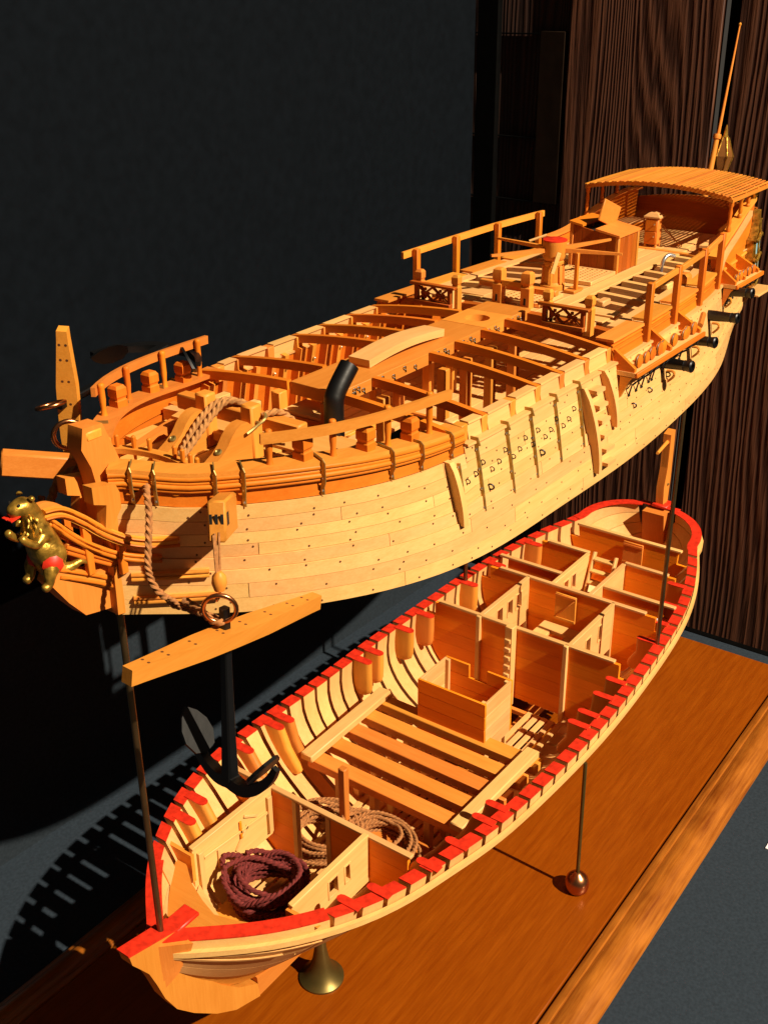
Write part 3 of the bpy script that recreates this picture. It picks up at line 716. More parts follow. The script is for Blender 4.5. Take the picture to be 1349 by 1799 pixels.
    # straps down the hull side
    for x in (2.25, 2.49, 2.92, 3.31, 3.73, 4.15):
        zt = LEDGE-.02 if x > 2.3 else 4.04
        a = [hp(x, z, .008, sg, UB) for z in lin(zt, WALE-.0, 8)]
        if x > 2.3: a = [hp(x, LEDGE+.026, -.05, sg, UB), hp(x, LEDGE+.03, .030, sg, UB), hp(x, LEDGE-.01, .035, sg, UB)]+a
        st = obj('brass_strap', G().sweep(a, [(-.021, -.004), (.021, -.004), (.021, .008), (-.021, .008)], (1, 0, .01)), 'brass', UH)
        for z in lin(zt-.03, WALE+.03, 4):
            p = hp(x, z, .012, sg, UB); q = hp(x, z, .02, sg, UB)
            obj('rivet', G().lathe(p, [(.014, 0), (.011, .007), (.004, .010)], (q-p), 8), 'steel', st)
    # fender timber and the side ladder
    def fender(x0, x1, z0, z1, wd=.05, dep=.09):
        rings = []
        for i, t in enumerate(lin(0, 1, 9)):
            x = x0+(x1-x0)*t; z = z0+(z1-z0)*t; d = dep*math.sin(math.pi*min(1, .18+t*.62))**.6*(1 if t < .9 else .8)
            a = hp(x-wd/2, z, -.005, sg, UB); b2 = hp(x+wd/2, z, -.005, sg, UB); c = hp(x+wd/2, z, d, sg, UB); e = hp(x-wd/2, z, d, sg, UB)
            rings.append([a, b2, c, e])
        return G().loft(rings)
    obj('fender', fender(2.20, 2.14, WALE-.01, 4.09), 'maple_z', UH)
    obj('fender', fender(4.33, 4.20, 3.28, 4.11, .055, .11), 'maple_z', UH)
    obj('fender', fender(4.74, 4.62, 3.60, 4.16, .055, .10), 'maple_z', UH)
    for k in range(6):
        z = 3.30+k*.142; xc = 4.60-.02*k if k > 1 else 4.60
        g = G(); a = 4.46-.022*k; b2 = a+.17
        sec = [(a, 0), (b2, 0)]
        P = [hp(a, z, -.004, sg, UB), hp(b2, z, -.004, sg, UB), hp(b2, z, .085, sg, UB), hp(a, z, .085, sg, UB)]
        Q = [hp(a, z+.034, -.004, sg, UB), hp(b2, z+.034, -.004, sg, UB), hp(b2, z+.034, .09, sg, UB), hp(a, z+.034, .09, sg, UB)]
        obj('side_step', g.loft([P, Q]), 'maple_x', UH)
    # eyebolts and rings along the side
    g = G()
    for x in [2.33+.107*i for i in range(17)]:
        for dz in ((3.90, 3.96, 3.87) [int(x*10) % 3],):
            p = hp(x, dz, .012, sg, UB); g.torus(p, .02, .0052, (1, .2, .1), 8, 4)
    for x, z in ((2.6, 3.74), (3.42, 3.76), (5.2, 3.66), (5.6, 3.70), (6.1, 3.72)):
        p = hp(x, z, .016, sg, UB); g.torus(p, .026, .008, (1, .3, .2), 10, 5)
    obj('eyebolt', g, 'iron', UH, kind='stuff')
# stem, beakhead knee and head rails
kn = [(-.17, 4.80), (-.01, 4.79), (.10, 4.50), (.06, 4.28), (.02, 3.9), (.06, 3.40), (-.04, 3.45), (-.19, 3.478), (-.34, 3.51), (-.46, 3.66), (-.58, 3.85), (-.50, 3.98), (-.38, 3.88), (-.26, 3.76), (-.16, 3.80), (-.12, 4.05), (-.10, 4.30), (-.14, 4.52), (-.20, 4.66)]
obj('stem', G().prism(kn, lambda x, z: (x, -.07, z), lambda x, z: (x, .07, z)), 'mid_z', UH)
obj('stem_rabbet', G().prism([(-.125, 3.43), (.02, 3.40), (.02, 4.4), (-.10, 4.4)], lambda x, z: (x, -.135, z), lambda x, z: (x, .135, z)), 'mid_z', UH)
obj('stem_head', G().box(-.17, .0, -.078, .078, 4.68, 4.785, .03), 'mid_y', UH)
obj('stem_head', G().box(-.09, .07, -.066, .066, 4.42, 4.678, .025), 'mid_y', UH)
for sg in (-1, 1):
    R1 = [(-.54, .05, 4.33), (-.42, .07, 4.31), (-.29, .10, 4.21), (-.18, .14, 4.10), (-.05, .22, 4.0), (.09, .31, 3.95), (.22, .42, 3.94)]
    R2 = [(-.50, .05, 4.27), (-.38, .07, 4.13), (-.26, .10, 4.01), (-.11, .14, 3.90), (.02, .22, 3.84), (.13, .33, 3.82)]
    R3 = [(-.42, .05, 4.04), (-.22, .08, 3.90), (.0, .14, 3.76), (.07, .25, 3.745)]
    R4 = [(-.50, .05, 3.90), (-.26, .065, 3.76), (-.03, .10, 3.62), (.0, .16, 3.61)]
    for R, w_, h_ in ((R1, .035, .075), (R2, .03, .055), (R3, .035, .06), (R4, .035, .085)):
        pts = smoothpath([(x, sg*y, z) for x, y, z in R], 6)
        g = G().sweep(pts, [(-w_/2, -h_/2), (w_/2, -h_/2), (w_/2, h_/2), (-w_/2, h_/2)])
        hr = obj('head_rail', g, 'mid_x', UH)
        for dz in (-h_*.32, h_*.32): obj('bead', G().tube([p+Vector((0, sg*w_*.6, dz)) for p in pts], .013, 6), 'amber_x', hr, smooth=60)
    for zz, x1 in ((3.70, .36), (3.52, .40)):
        ck_ = obj('cheek', strip(G(), .0, x1, K(zz-.026), K(zz+.026), UB, .0, .045, sg, 10), 'honey_x', UH)
        for dz in (-.016, .016): obj('bead', G().tube([hp(x, zz+dz, .05, sg, UB) for x in lin(.0, x1, 10)], .014, 6), 'mid_x', ck_, smooth=60)
    # timber head brackets between the head rails
    for (x, y, z0, z1) in ((-.27, .09, 3.80, 4.18), (-.06, .17, 3.74, 4.0)): obj('head_timber', G().box(x-.03, x+.03, sg*y-.02, sg*y+.02, z0, z1, .006), 'amber_z', UH)
    g = G(); p = [(-.24, 4.44), (-.05, 4.40), (-.02, 4.33), (-.02, 4.22), (-.12, 4.10), (-.17, 4.12), (-.14, 4.28), (-.24, 4.32)]
    obj('bow_bracket', g.prism(p, lambda x, z: (x, sg*.085, z), lambda x, z: (x, sg*.175, z)), 'mid_z', UH)
    for x, z in ((.055, 4.36), (.24, 4.32)):
        pc = hp(x, z, -.02, sg, UB); nn = hp(x, z, .1, sg, UB)-pc
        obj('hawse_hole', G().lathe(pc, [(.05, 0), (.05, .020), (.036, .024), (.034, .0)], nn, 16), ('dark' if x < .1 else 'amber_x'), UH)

# decks --------------------------------------------------------------
def camber(z0, y, c=.07, hb=1.37): return z0+c*(1-(y/hb)**2)
FD = 4.165
for j in range(14):                                                # foredeck planks
    y = -.98+j*.151
    xa = .1
    while xa < 1.9 and UB(xa, FD) < abs(y)+.075+.09: xa += .02
    if xa > 1.3: continue
    obj('deck_plank', G().box(xa+.02, 1.42+.22*(j % 2), y-.072, y+.072, FD-.03, FD, .003), 'honey_x', UH)
# lower deck
for j in range(19):
    y = -1.26+j*.14
    for a, b_ in ((1.2, 3.0), (3.0, 4.9), (4.9, 6.9), (6.9, 9.1)):
        a2 = max(a, .9)
        if a == 1.2 and abs(y) > 1.0: a2 = 1.75
        if a == 6.9 and abs(y) > .85: continue
        if 5 < j < 11 and a == 3.0:
            obj('deck_plank', G().box(3.95, b_-.005, y-.066, y+.066, 3.50, 3.53, .003), 'maple_x', UH); continue
        obj('deck_plank', G().box(a2+.005, b_-.005, y-.066, y+.066, 3.50, 3.53, .003), 'maple_x', UH)
# beams
def beam(x, y0, y1, z, wd=.056, ht=.078, mat='amber_y', cam=.07, name='deck_beam'):
    pts = [(x, y, camber(z, y, cam)-ht/2) for y in lin(y0, y1, 9)]
    return obj(name, G().sweep(pts, [(-wd/2, -ht/2), (wd/2, -ht/2), (wd/2, ht/2), (-wd/2, ht/2)]), mat, UH)
BX = [2.22, 2.69, 3.54, 3.96, 4.42, 4.86]
for x in BX:
    for sg in (-1, 1):
        ye = UB(x, GUN)-.02
        beam(x, sg*.262, sg*ye, GUN, cam=.115)
        obj('frame', G().sweep([(x, sg*(UB(x, z)-.13), z) for z in lin(3.54, 4.19, 6)], [(-.04, -.045), (.04, -.045), (.04, .045), (-.04, .045)], (0, 1, 0)), 'mid_z', UH)
for x in [1.75, 1.98, 2.45, 2.92, 3.15, 3.33, 3.75, 4.19, 4.64]:
    for sg in (-1, 1):
        obj('frame', G().sweep([(x, sg*(UB(x, z)-.115), z) for z in lin(3.54, 4.16, 6)], [(-.028, -.03), (.028, -.03), (.028, .03), (-.028, .03)], (0, 1, 0)), 'mid_z', UH)
        p = Vector((x, sg*(UB(x, 4.02)-.15), 4.02)); obj('hook_bolt', G().lathe(p, [(.012, 0), (.012, .02), (.004, .026)], (0, -sg, 0), 8), 'steel', UH)
# gangplank with mast hole, spare chock on top
gp = G()
n = 24; cx, cy, hr_ = 4.75, 0, .125
gx0, gx1, gy = 2.22, 5.36, .256
GZ = 4.392
def gz(x): return GZ
outer = []
for i in range(n):
    a = 2*math.pi*i/n; c, s_ = math.cos(a), math.sin(a); k = .25/max(abs(c), abs(s_)); outer.append((cx+c*k, cy+s_*k*gy/.25))
inner = [(cx+hr_*math.cos(2*math.pi*i/n), cy+hr_*math.sin(2*math.pi*i/n)) for i in range(n)]
vs = [(x, y, GZ) for x, y in outer]+[(x, y, GZ) for x, y in inner]+[(x, y, GZ-.11) for x, y in outer]+[(x, y, GZ-.11) for x, y in inner]
fs = []
for i in range(n):
    j = (i+1) % n; fs += [(i, j, n+j, n+i), (2*n+i, 2*n+j, 3*n+j, 3*n+i), (n+i, n+j, 3*n+j, 3*n+i), (i, j, 2*n+j, 2*n+i)]
gp.add(vs, fs)
obj('gangplank', gp, 'mid_x', UH)
obj('gangplank', G().box(gx0, 4.497, -gy, gy, GZ-.11, GZ-.0005, .004), 'mid_x', UH)
obj('gangplank', G().box(5.003, gx1, -gy, gy, GZ-.11, GZ-.0005, .004), 'mid_x', UH)
g = G()
for sg in (-1, 1):
    for b0, b1 in zip([2.3]+BX, BX+[5.3]):
        for i in range(4):
            x = b0+.12+(b1-b0-.2)*i/4; z = GZ-.035-(.03 if i % 2 else 0)
            if x < 2.35: continue
            g.torus((x, sg*(gy+.006), z), .016, .0048, (.25, 1, .1), 8, 4); g.bar((x+.012, sg*(gy+.004), z-.012), (x+.022, sg*(gy+.006), z-.04), .008, .008, ch=0)
obj('eyebolt', g, 'iron', UH, kind='stuff')
pts = [(x, .02, GZ+.04+.04*math.sin(math.pi*t)) for t, x in zip(lin(0, 1, 14), lin(2.86, 4.02, 14))]
ck = thing('arched_chock', 'loose arched pale plank lying on the central gangway', 'plank', (3.5, 0, GZ))
obj('arch', G().sweep([(p[0], p[1], p[2]) for p in pts], [(-.11, -.035), (.11, -.035), (.11, .035), (-.11, .035)]), 'maple_x', ck)
for x in (2.90, 3.98): obj('foot', G().box(x-.04, x+.04, -.08, .12, GZ+.001, GZ+.012, 0), 'amber_y', ck)
# pillars and fittings on the lower deck
for x, y in ((2.69, .35), (2.69, -.35), (3.6, .4), (3.6, -.36), (3.98, -.36), (4.42, .35), (4.42, -.36), (4.86, .36), (4.86, -.36), (3.98, .4)):
    obj('pillar', G().box(x-.045, x+.045, y-.045, y+.045, 3.531, 4.245, .008), 'mid_z', UH)
for x, y, h_ in ((3.45, -.55, .32), (3.5, -.95, .26), (4.18, -.8, .40), (4.05, -1.05, .35)):
    obj('stump', G().box(x-.055, x+.055, y-.055, y+.055, 3.531, 3.531+h_, .012), 'maple_z', UH)
obj('rack_rail', G().box(4.02, 4.12, -1.12, -.35, 3.62, 3.68, .02), 'maple_y', UH); obj('rack_rail', G().box(3.42, 3.52, -.98, -.48, 3.60, 3.66, .02), 'maple_y', UH)
obj('round_tub', G().lathe((3.82, -.62, 3.531), [(.20, 0), (.235, .06), (.22, .13), (.16, .17), (.11, .165), (.10, .10), (.0, .10)], n=26), 'mid_y', UH, smooth=50)
for i in range(7):
    x = 2.34+i*.11
    obj('chest_block', G().box(x-.045, x+.045, -.98, -.84, 3.56, 3.76+.02*(i % 2), .01), 'maple_z', UH)
obj('chest_block', G().box(2.86, 3.06, -.74, -.60, 3.9, 3.98, .012), 'maple_x', UH); obj('chest_block', G().box(2.86, 3.06, -.74, -.60, 3.80, 3.895, .012), 'maple_x', UH)
for x in (2.95,): obj('pillar', G().box(x-.04, x+.04, -.71, -.63, 3.531, 3.80, .006), 'mid_z', UH)
t_ = thing('hose_reel', 'black round reel lying inside the hull below the near rail', 'reel', (2.9, -1.1, 3.6))
obj('drum', G().lathe((2.86, -1.12, 3.64), [(.05, -.05), (.13, -.05), (.135, .05), (.10, .06), (.095, .02), (.055, .02), (.05, .06), (.0, .06)], (-.3, -.6, .8), 24), 'iron', t_, smooth=40)
obj('hatch_curb', G().box(3.05, 3.09, -.34, .34, 3.531, 3.62, .005), 'mid_y', UH); obj('hatch_curb', G().box(3.91, 3.95, -.34, .34, 3.531, 3.62, .005), 'mid_y', UH)
for y in (-.36, .36): obj('hatch_curb', G().box(3.05, 3.95, y-.02, y+.02, 3.531, 3.62, .005), 'mid_x', UH)
# deck edge beams fore and aft of the waist
beam(1.66, -UB(1.66, 4.2)+.1, UB(1.66, 4.2)-.1, 4.14, .10, .10, 'maple_y', .05)
for yy in (-.95, -.6, .6, .95): obj('carling', G().box(1.72, 2.2, yy-.04, yy+.04, 4.10, 4.17, .005), 'maple_x', UH)
beam(1.95, -UB(1.95, 4.2)+.1, UB(1.95, 4.2)-.1, 4.10, .07, .08, 'mid_y', .05)
# quarterdeck --------------------------------------------------------
QZ = 4.29
beam(5.34, -UB(5.3, QZ)+.03, UB(5.3, QZ)-.03, QZ, .10, .16, 'cherry_y')
for j in range(6):
    y = -.375+j*.15
    obj('deck_plank', G().box(5.39, 9.1, y-.072, y+.072, camber(QZ, y)-.028, camber(QZ, y)+.002, .003), 'maple_x', UH)
for i, x in enumerate([5.62+.30*k for k in range(11)]):
    for sg in (-1, 1): beam(x, sg*.455, sg*(UB(x, QZ)-.05), QZ-.003, .085, .09, 'maple_y')
for sg in (-1, 1):
    for j in range(2):
        obj('deck_plank', G().sweep([(x, sg*(UB(x, QZ)-.10-.13*j), camber(QZ, UB(x, QZ)-.10-.13*j)+.012) for x in lin(5.40, 8.7, 22)], [(-.06, -.012), (.06, -.012), (.06, .012), (-.06, .012)]), 'maple_x', UH)
    for a, b_ in ((5.42, 5.60), (5.66, 5.88)):
        obj('deck_board', G().box(a, b_-.01, sg*.47, sg*1.02, camber(QZ, .75)+.0, camber(QZ, .75)+.018, .003), 'maple_y', UH)
    # bulwark panels with mouldings between the rail posts
    PX = [5.70, 6.46, 7.30, 8.12]
    segs = [(4.93, 5.62), (5.78, 6.38), (6.54, 7.22), (7.38, 8.04)]
    for a, b_ in segs:
        obj('bulwark_board', strip(G(), a, b_, K(LEDGE+.024), K(GUN+.035), UB, -.07, -.02, sg, 8), 'amber_x', UH)
        obj('cap_rail', strip(G(), a-.01, b_+.01, K(GUN+.037), K(GUN+.062), UB, -.17, .015, sg, 8), 'mid_x', UH)
        for f in (LEDGE+.11, LEDGE+.155): obj('moulding', G().tube([hp(x, f, -.018, sg, UB) for x in lin(a, b_, 8)], .013, 6), 'amber_x', UH, smooth=60)
    for i, x in enumerate(PX):
        y = sg*(UB(x, 4.3)+.01); zt = 4.735+.018*i
        obj('rail_post', G().box(x-.034, x+.034, y-.032, y+.032, 4.09, zt, .006), 'amber_z', UH)
        if i:
            xp = PX[i-1]; yp = sg*(UB(xp, 4.3)+.01)
            if sg < 0: obj('hand_rail', G().bar((xp+.03, yp, zt-.065), (x-.03, y, zt-.045), .036, .06), 'mid_x', UH)
    if sg > 0: 
        obj('hand_rail', G().sweep([(x, UB(x, 4.3)+.07, 4.69+.018*(x-5.7)/.8) for x in (5.52, 5.7, 6.46, 7.3, 8.12, 8.28)], [(-.016, -.036), (.016, -.036), (.016, .036), (-.016, .036)]), 'mid_x', UH)
# gratings on deck
def grating(x0, x1, y0, y1, z, label):
    t = thing('deck_grating', label, 'grating', ((x0+x1)/2, (y0+y1)/2, z))
    for a in ((x0, x0+.035, y0, y1), (x1-.035, x1, y0, y1)): obj('coaming', G().box(a[0], a[1], a[2], a[3], z, z+.045, .004), 'maple_y', t)
    for a in ((x0+.036, x1-.036, y0, y0+.035), (x0+.036, x1-.036, y1-.035, y1)): obj('coaming', G().box(a[0], a[1], a[2], a[3], z, z+.045, .004), 'maple_x', t)
    nx, ny = int((x1-x0-.07)/.058), int((y1-y0-.07)/.058)
    for i in range(nx):
        x = x0+.035+(x1-x0-.07)*(i+.5)/nx; obj('slat', G().box(x-.013, x+.013, y0+.036, y1-.036, z+.012, z+.036, 0), 'maple_y', t)
    for i in range(ny):
        y = y0+.035+(y1-y0-.07)*(i+.5)/ny; obj('slat', G().box(x0+.036, x1-.036, y-.013, y+.013, z+.018, z+.041, 0), 'maple_x', t)
DZ = camber(QZ, 0)+.006
grating(5.50, 6.02, -.28, .28, DZ, 'square wooden grating on deck between the carved bitts and the capstan')
grating(6.62, 7.24, -.30, .30, DZ, 'square wooden grating on deck between the capstan and the hatch house')

# ---------------------------------------------------------------- forecastle fittings
for sg in (-1, 1):
    fy = lambda x: UB(x, 4.42)+.0
    pts = [(x, sg*(fy(x)+.02-.02*x), 4.63-.07*(x-.66)/1.64) for x in lin(.66, 2.30, 14)]
    obj('hand_rail', G().sweep(pts, [(-.017, -.035), (.017, -.035), (.017, .035), (-.017, .035)]), 'mid_x', UH)
    for x in (.74, 1.17, 1.66, 2.12):
        y = sg*(fy(x)-.02*x-.03); z0 = bul_hi(x)+.012; z1 = 4.63-.07*(x-.66)/1.64+.05
        obj('rail_post', G().lathe((x, y, z0), [(.028, 0), (.022, .02), (.02, .06), (.026, .12), (.024, z1-z0-.03), (.027, z1-z0-.01), (.018, z1-z0)], n=10), 'amber_z', UH, smooth=50)
    for x in (.97, 1.46, 1.90):
        y = sg*(UB(x, 4.4)-.075); z0 = bul_hi(x)+.012
        obj('timber_head', G().loft([[(x+a*s_, y+b_*s_, z0+h_) for a, b_ in ((-.05, -.05), (.05, -.05), (.05, .05), (-.05, .05))] for s_, h_ in ((1, 0), (1, .055), (.86, .065), (.86, .075), (1.02, .09), (1.02, .15), (.72, .175))]), 'amber_z', UH, smooth=20)
    # cathead with three sheave slots
    ct = thing('cathead', ('near' if sg < 0 else 'far')+' wooden cathead beam projecting from the bow'+(' with three slots' if sg < 0 else ' beside the tall anchor stock'), 'beam', (.3, sg*.75, 4.3), 'catheads')
    a = Vector((.56, sg*.60, 4.10)); b_ = Vector((.085, sg*.945, 4.285)) if sg < 0 else Vector((-.07, 1.03, 4.27))
    obj('beam', G().bar(a, b_, .118, .27 if sg < 0 else .18, ch=.014), 'mid_x', ct)
    dd = (b_-a).normalized(); sd = Vector((0,0,1)).cross(dd).normalized()
    for k in (-1, 0, 1):
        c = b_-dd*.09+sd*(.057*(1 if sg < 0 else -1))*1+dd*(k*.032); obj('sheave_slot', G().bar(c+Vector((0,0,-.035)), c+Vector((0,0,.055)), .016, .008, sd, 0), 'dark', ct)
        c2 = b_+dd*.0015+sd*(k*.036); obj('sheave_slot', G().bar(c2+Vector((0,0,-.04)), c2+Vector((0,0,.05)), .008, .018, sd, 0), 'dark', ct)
# bitts with knees
bt = thing('riding_bitts', 'pair of heavy bitts with curved knees and crossbeam on the foredeck', 'bitts', (1.22, 0, FD))
for sg in (-1, 1):
    y = sg*.23
    p = obj('post', G().box(1.16, 1.28, y-.06, y+.06, FD+.001, 4.59, .014), 'mid_z', bt)
    obj('pin', G().tube([(1.20, y-.10, 4.47), (1.20, y-.06, 4.47)], .012, 6), 'brass', p)
    prof = [(.66, FD+.002), (1.158, FD+.002), (1.158, 4.46), (1.12, 4.49), (1.06, 4.49), (1.0, 4.465), (.95, 4.42), (.90, 4.36), (.84, 4.315), (.74, 4.265), (.66, 4.225)]
    k_ = obj('knee', G().prism(prof, lambda x, z: (x, y-.05, z), lambda x, z: (x, y+.05, z)), 'mid_x', bt, smooth=30)
    obj('bolt', G().lathe((.86, y, 4.325), [(.03, 0), (.03, .012), (.02, .018), (.014, .012), (.0, .012)], (-.5, 0, .85), 12), 'brass', k_)
obj('crossbeam', G().box(1.285, 1.40, -.62, .62, 4.36, 4.48, .012), 'mid_y', bt)
obj('crossbeam', G().box(1.20, 1.262, -.168, .168, 4.22, 4.30, .012), 'mid_y', bt)
obj('rope_hook', G().tube(smoothpath([(1.08, -.31, 4.42), (1.14, -.33, 4.45), (1.22, -.36, 4.50), (1.25, -.34, 4.53)], 4), .012, 6), 'brass', bt)
# curved pin rack near the stem
rk = thing('pin_rack', 'curved wooden rack with upright pins close behind the stem head', 'pin rack', (.55, 0, 4.28))
rp = smoothpath([(.36, .56, 4.33), (.50, .36, 4.335), (.56, .10, 4.34), (.56, -.14, 4.335), (.50, -.40, 4.33)], 6)
obj('curved_rail', G().sweep(rp, [(-.035, -.02), (.035, -.02), (.035, .02), (-.035, .02)]), 'mid_y', rk)
for i in (2, 5, 8, 11, 17, 19, 21, 23): obj('pin', G().lathe(rp[i]+Vector((0,0,-.07)), [(.010, 0), (.014, .06), (.014, .10), (.018, .12), (.018, .175), (.009, .185)], n=8), 'amber_z', rk)
for sg, i in ((1, 1), (-1, 22)): obj('bracket', G().box(rp[i].x-.02, rp[i].x+.02, rp[i].y-.02, rp[i].y+.02, FD+.001, rp[i].z-.021, .004), 'mid_z', rk)
# deck cable: along the knees, over the bitts
g = G()
rope(g, [(.50, -.02, FD+.03), (.62, .03, FD+.045), (.80, .06, 4.27), (1.0, .08, 4.38), (1.14, .09, 4.46), (1.27, .07, 4.53), (1.36, -.02, 4.515), (1.42, -.12, 4.44)], .028)
rope(g, [(.60, .0, FD+.03), (.84, .11, 4.29), (1.06, .14, 4.44), (1.24, .12, 4.53), (1.36, .05, 4.515), (1.43, .0, 4.42)], .026)
rope(g, [(1.26, -.30, 4.50), (1.36, -.36, 4.515), (1.44, -.40, 4.46), (1.52, -.46, 4.34)], .026)
tag(obj('anchor_cable', g, 'paletrope', smooth=60), 'pale rope led over the foredeck bitts', 'rope')
# chimney of the galley and its surround
tag(obj('stove_pipe', G().sweep(smoothpath([(2.0, -.38, 3.7), (2.0, -.38, 4.2), (2.0, -.38, 4.40), (2.02, -.38, 4.46), (2.08, -.385, 4.54), (2.19, -.395, 4.66)], 5), [(.08*math.cos(2*math.pi*i/18), .08*math.sin(2*math.pi*i/18)) for i in range(18)], (.2, 1, .1)), 'iron', smooth=50), 'black bent stove pipe rising through the foredeck', 'stove pipe')
for y in (-.22, .30): obj('hood_post', G().box(2.08, 2.18, y-.05, y+.05, 4.0, 4.33, .008), 'mid_z', UH)
obj('hood_board', G().box(2.10, 2.40, -.165, .245, 4.16, 4.19, .004), 'maple_y', UH); obj('hood_board', G().box(2.09, 2.12, -.168, .248, 4.03, 4.158, .004), 'amber_y', UH)
for sg in (-1, 1): obj('deck_board', G().prism([(1.46, .20), (1.86, .30), (1.90, .78), (1.62, .92), (1.46, .88)], lambda x, y: (x, sg*y, FD+.003), lambda x, y: (x, sg*y, FD+.024)), 'honey_y', UH)
for sg in (-1, 1): obj('plank_wedge', G().prism([(.72, 4.20), (1.30, 4.20), (1.26, 4.30)], lambda x, z: (x, sg*.60, z-.03), lambda x, z: (x, sg*.68, z-.03)), 'mid_x', UH)

# ---------------------------------------------------------------- anchors
def anchor(pre, ring_c, shank0, shank1, armdir, stock0, stock1, stockw, label, base, ringaxis, roll=0.0):
    t = thing('anchor', label, 'anchor', base, 'ship anchors')
    s0, s1 = Vector(shank0), Vector(shank1); sh = (s1-s0).normalized(); ad = Vector(armdir).normalized()
    obj('shank', G().sweep([s0+sh*(f*(s1-s0).length) for f in lin(0, 1, 5)], [(.036, -.026), (.036, .026), (.026, .036), (-.026, .036), (-.036, .026), (-.036, -.026), (-.026, -.036), (.026, -.036)], ad, scale=[.8, .85, .95, 1.1, 1.35]), 'iron', t)
    for q in (-1, 1):
        pts = [s1-sh*.0+ad*q*.0, s1+sh*.02+ad*q*.12, s1-sh*.05+ad*q*.26, s1-sh*.19+ad*q*.385, s1-sh*.30+ad*q*.44]
        nrm = sh.cross(ad)
        obj('arm', G().sweep(smoothpath(pts, 4), [(.042, -.034), (.042, .034), (-.042, .034), (-.042, -.034)], nrm, scale=[1.25-.045*i for i in range(17)]), 'iron', t)
        c = pts[3]; td = (pts[4]-pts[2]).normalized(); on = td.cross(nrm).normalized()
        inn = on if on.dot(s0-c) > 0 else -on
        vv = nrm*math.cos(roll)+inn*math.sin(roll)
        poly = [(-.16, 0), (-.13, .085), (-.04, .125), (.05, .115), (.13, .07), (.19, 0), (.13, -.07), (.05, -.115), (-.04, -.125), (-.13, -.085)]
        obj('fluke', G().prism(poly, lambda u, v: c+td*u+vv*v+inn*.066, lambda u, v: c+td*u+vv*v+inn*.09), 'iron', t, smooth=20)
    k0, k1 = Vector(stock0), Vector(stock1); kd = (k1-k0).normalized(); kl = (k1-k0).length; sd = kd.cross(ad if abs(kd.dot(ad)) < .8 else sh).normalized(); ud = sd.cross(kd)
    rings = []
    for f, h_ in ((0, .5), (.06, .56), (.34, 1), (.5, 1.04), (.66, 1), (.94, .56), (1, .5)):
        p = k0+kd*kl*f; rings.append([p+sd*a*stockw*.62+ud*b_*stockw*h_ for a, b_ in ((-1, -1), (1, -1), (1, 1), (-1, 1))])
    st = obj('stock', G().loft(rings), 'mid_x', t)
    for f in (.08, .17, .3, .44, .56, .7, .83, .92):
        for b_ in (-.45, .45):
            p = k0+kd*kl*f+ud*b_*stockw*.7
            for q in (-1, 1): obj('treenail', G().lathe(p+sd*q*(stockw*.62-.002), [(.011, 0), (.011, .003)], sd*q, 6), 'nail', st)
    obj('ring', G().torus(ring_c, .105, .016, ringaxis, 24, 8), 'copper', t, smooth=60)
    return t
anchor('near', (-.06, -1.06, 3.76), (-.01, -1.05, 3.74), (-.085, -1.05, 2.42), (.05, 1, .02), (-.86, -1.07, 3.69), (.88, -1.07, 3.38), .085, 'black anchor with brown wooden stock hanging from the near bow', (0, -1.05, 2.4), (.75, .6, .1))
anchor('far', (.42, 1.02, 4.56), (.55, 1.10, 4.50), (1.98, 1.46, 4.52), (-.62, .78, .12), (.60, 1.0, 5.10), (.72, 1.25, 3.75), .075, 'black anchor lashed along the far bow rail with upright wooden stock', (1.2, 1.3, 4.4), (0, .3, 1), .45)
tag(obj('iron_ring', G().torus((-.06, .22, 4.66), .10, .017, (.5, .8, .1), 24, 8), 'copper', smooth=60), 'bronze mooring ring on the far side of the stem head', 'ring')
# tackle from cathead to anchor ring
tk = thing('cathead_tackle', 'small wooden block and cords between near cathead and anchor ring', 'tackle', (0, -1.02, 3.9))
for dx, dy in ((-.025, 0), (0, .01), (.028, 0)): obj('cord', G().tube([(.05+dx, -.965+dy, 4.22), (-.02+dx*.6, -1.03, 3.99)], .008, 6), 'rope', tk)
obj('block', G().lathe((-.025, -1.035, 3.86), [(.0, 0), (.035, .012), (.05, .06), (.045, .11), (.02, .14), (0, .142)], (.05, 0, 1), 12), 'mid_z', tk)
obj('hook', G().tube(smoothpath([(-.025, -1.035, 3.865), (-.03, -1.04, 3.84), (-.07, -1.05, 3.82), (-.075, -1.055, 3.86)], 4), .009, 6), 'copper', tk)
# anchor cables hanging outside
g = G(); rope(g, [(.10, -.30, 4.36), (.03, -.38, 4.345), (-.02, -.44, 4.25), (-.10, -.50, 4.10), (-.17, -.55, 3.93), (-.15, -.60, 3.78), (-.06, -.72, 3.66), (.0, -.86, 3.62), (.0, -.98, 3.62), (-.05, -1.06, 3.655), (-.08, -1.0, 3.66), (-.06, -.86, 3.70), (-.08, -.74, 3.73)], .025)
rope(g, [(-.12, -.66, 3.735), (-.10, -.72, 3.70), (-.08, -.72, 3.66), (-.11, -.66, 3.68), (-.12, -.65, 3.74)], .016)
tag(obj('hawser', g, 'rope', smooth=60), 'brown hawser hanging in a loop from the near hawse hole', 'rope')
g = G(); rope(g, [(.10, .30, 4.36), (.0, .36, 4.33), (-.10, .38, 4.27), (-.20, .36, 4.12), (-.24, .34, 3.95), (-.2, .4, 3.8), (-.05, .6, 3.7), (.2, 1.0, 3.9)], .031)
tag(obj('hawser', g, 'rope', smooth=60), 'brown hawser on the far side behind the gilded figurehead', 'rope')

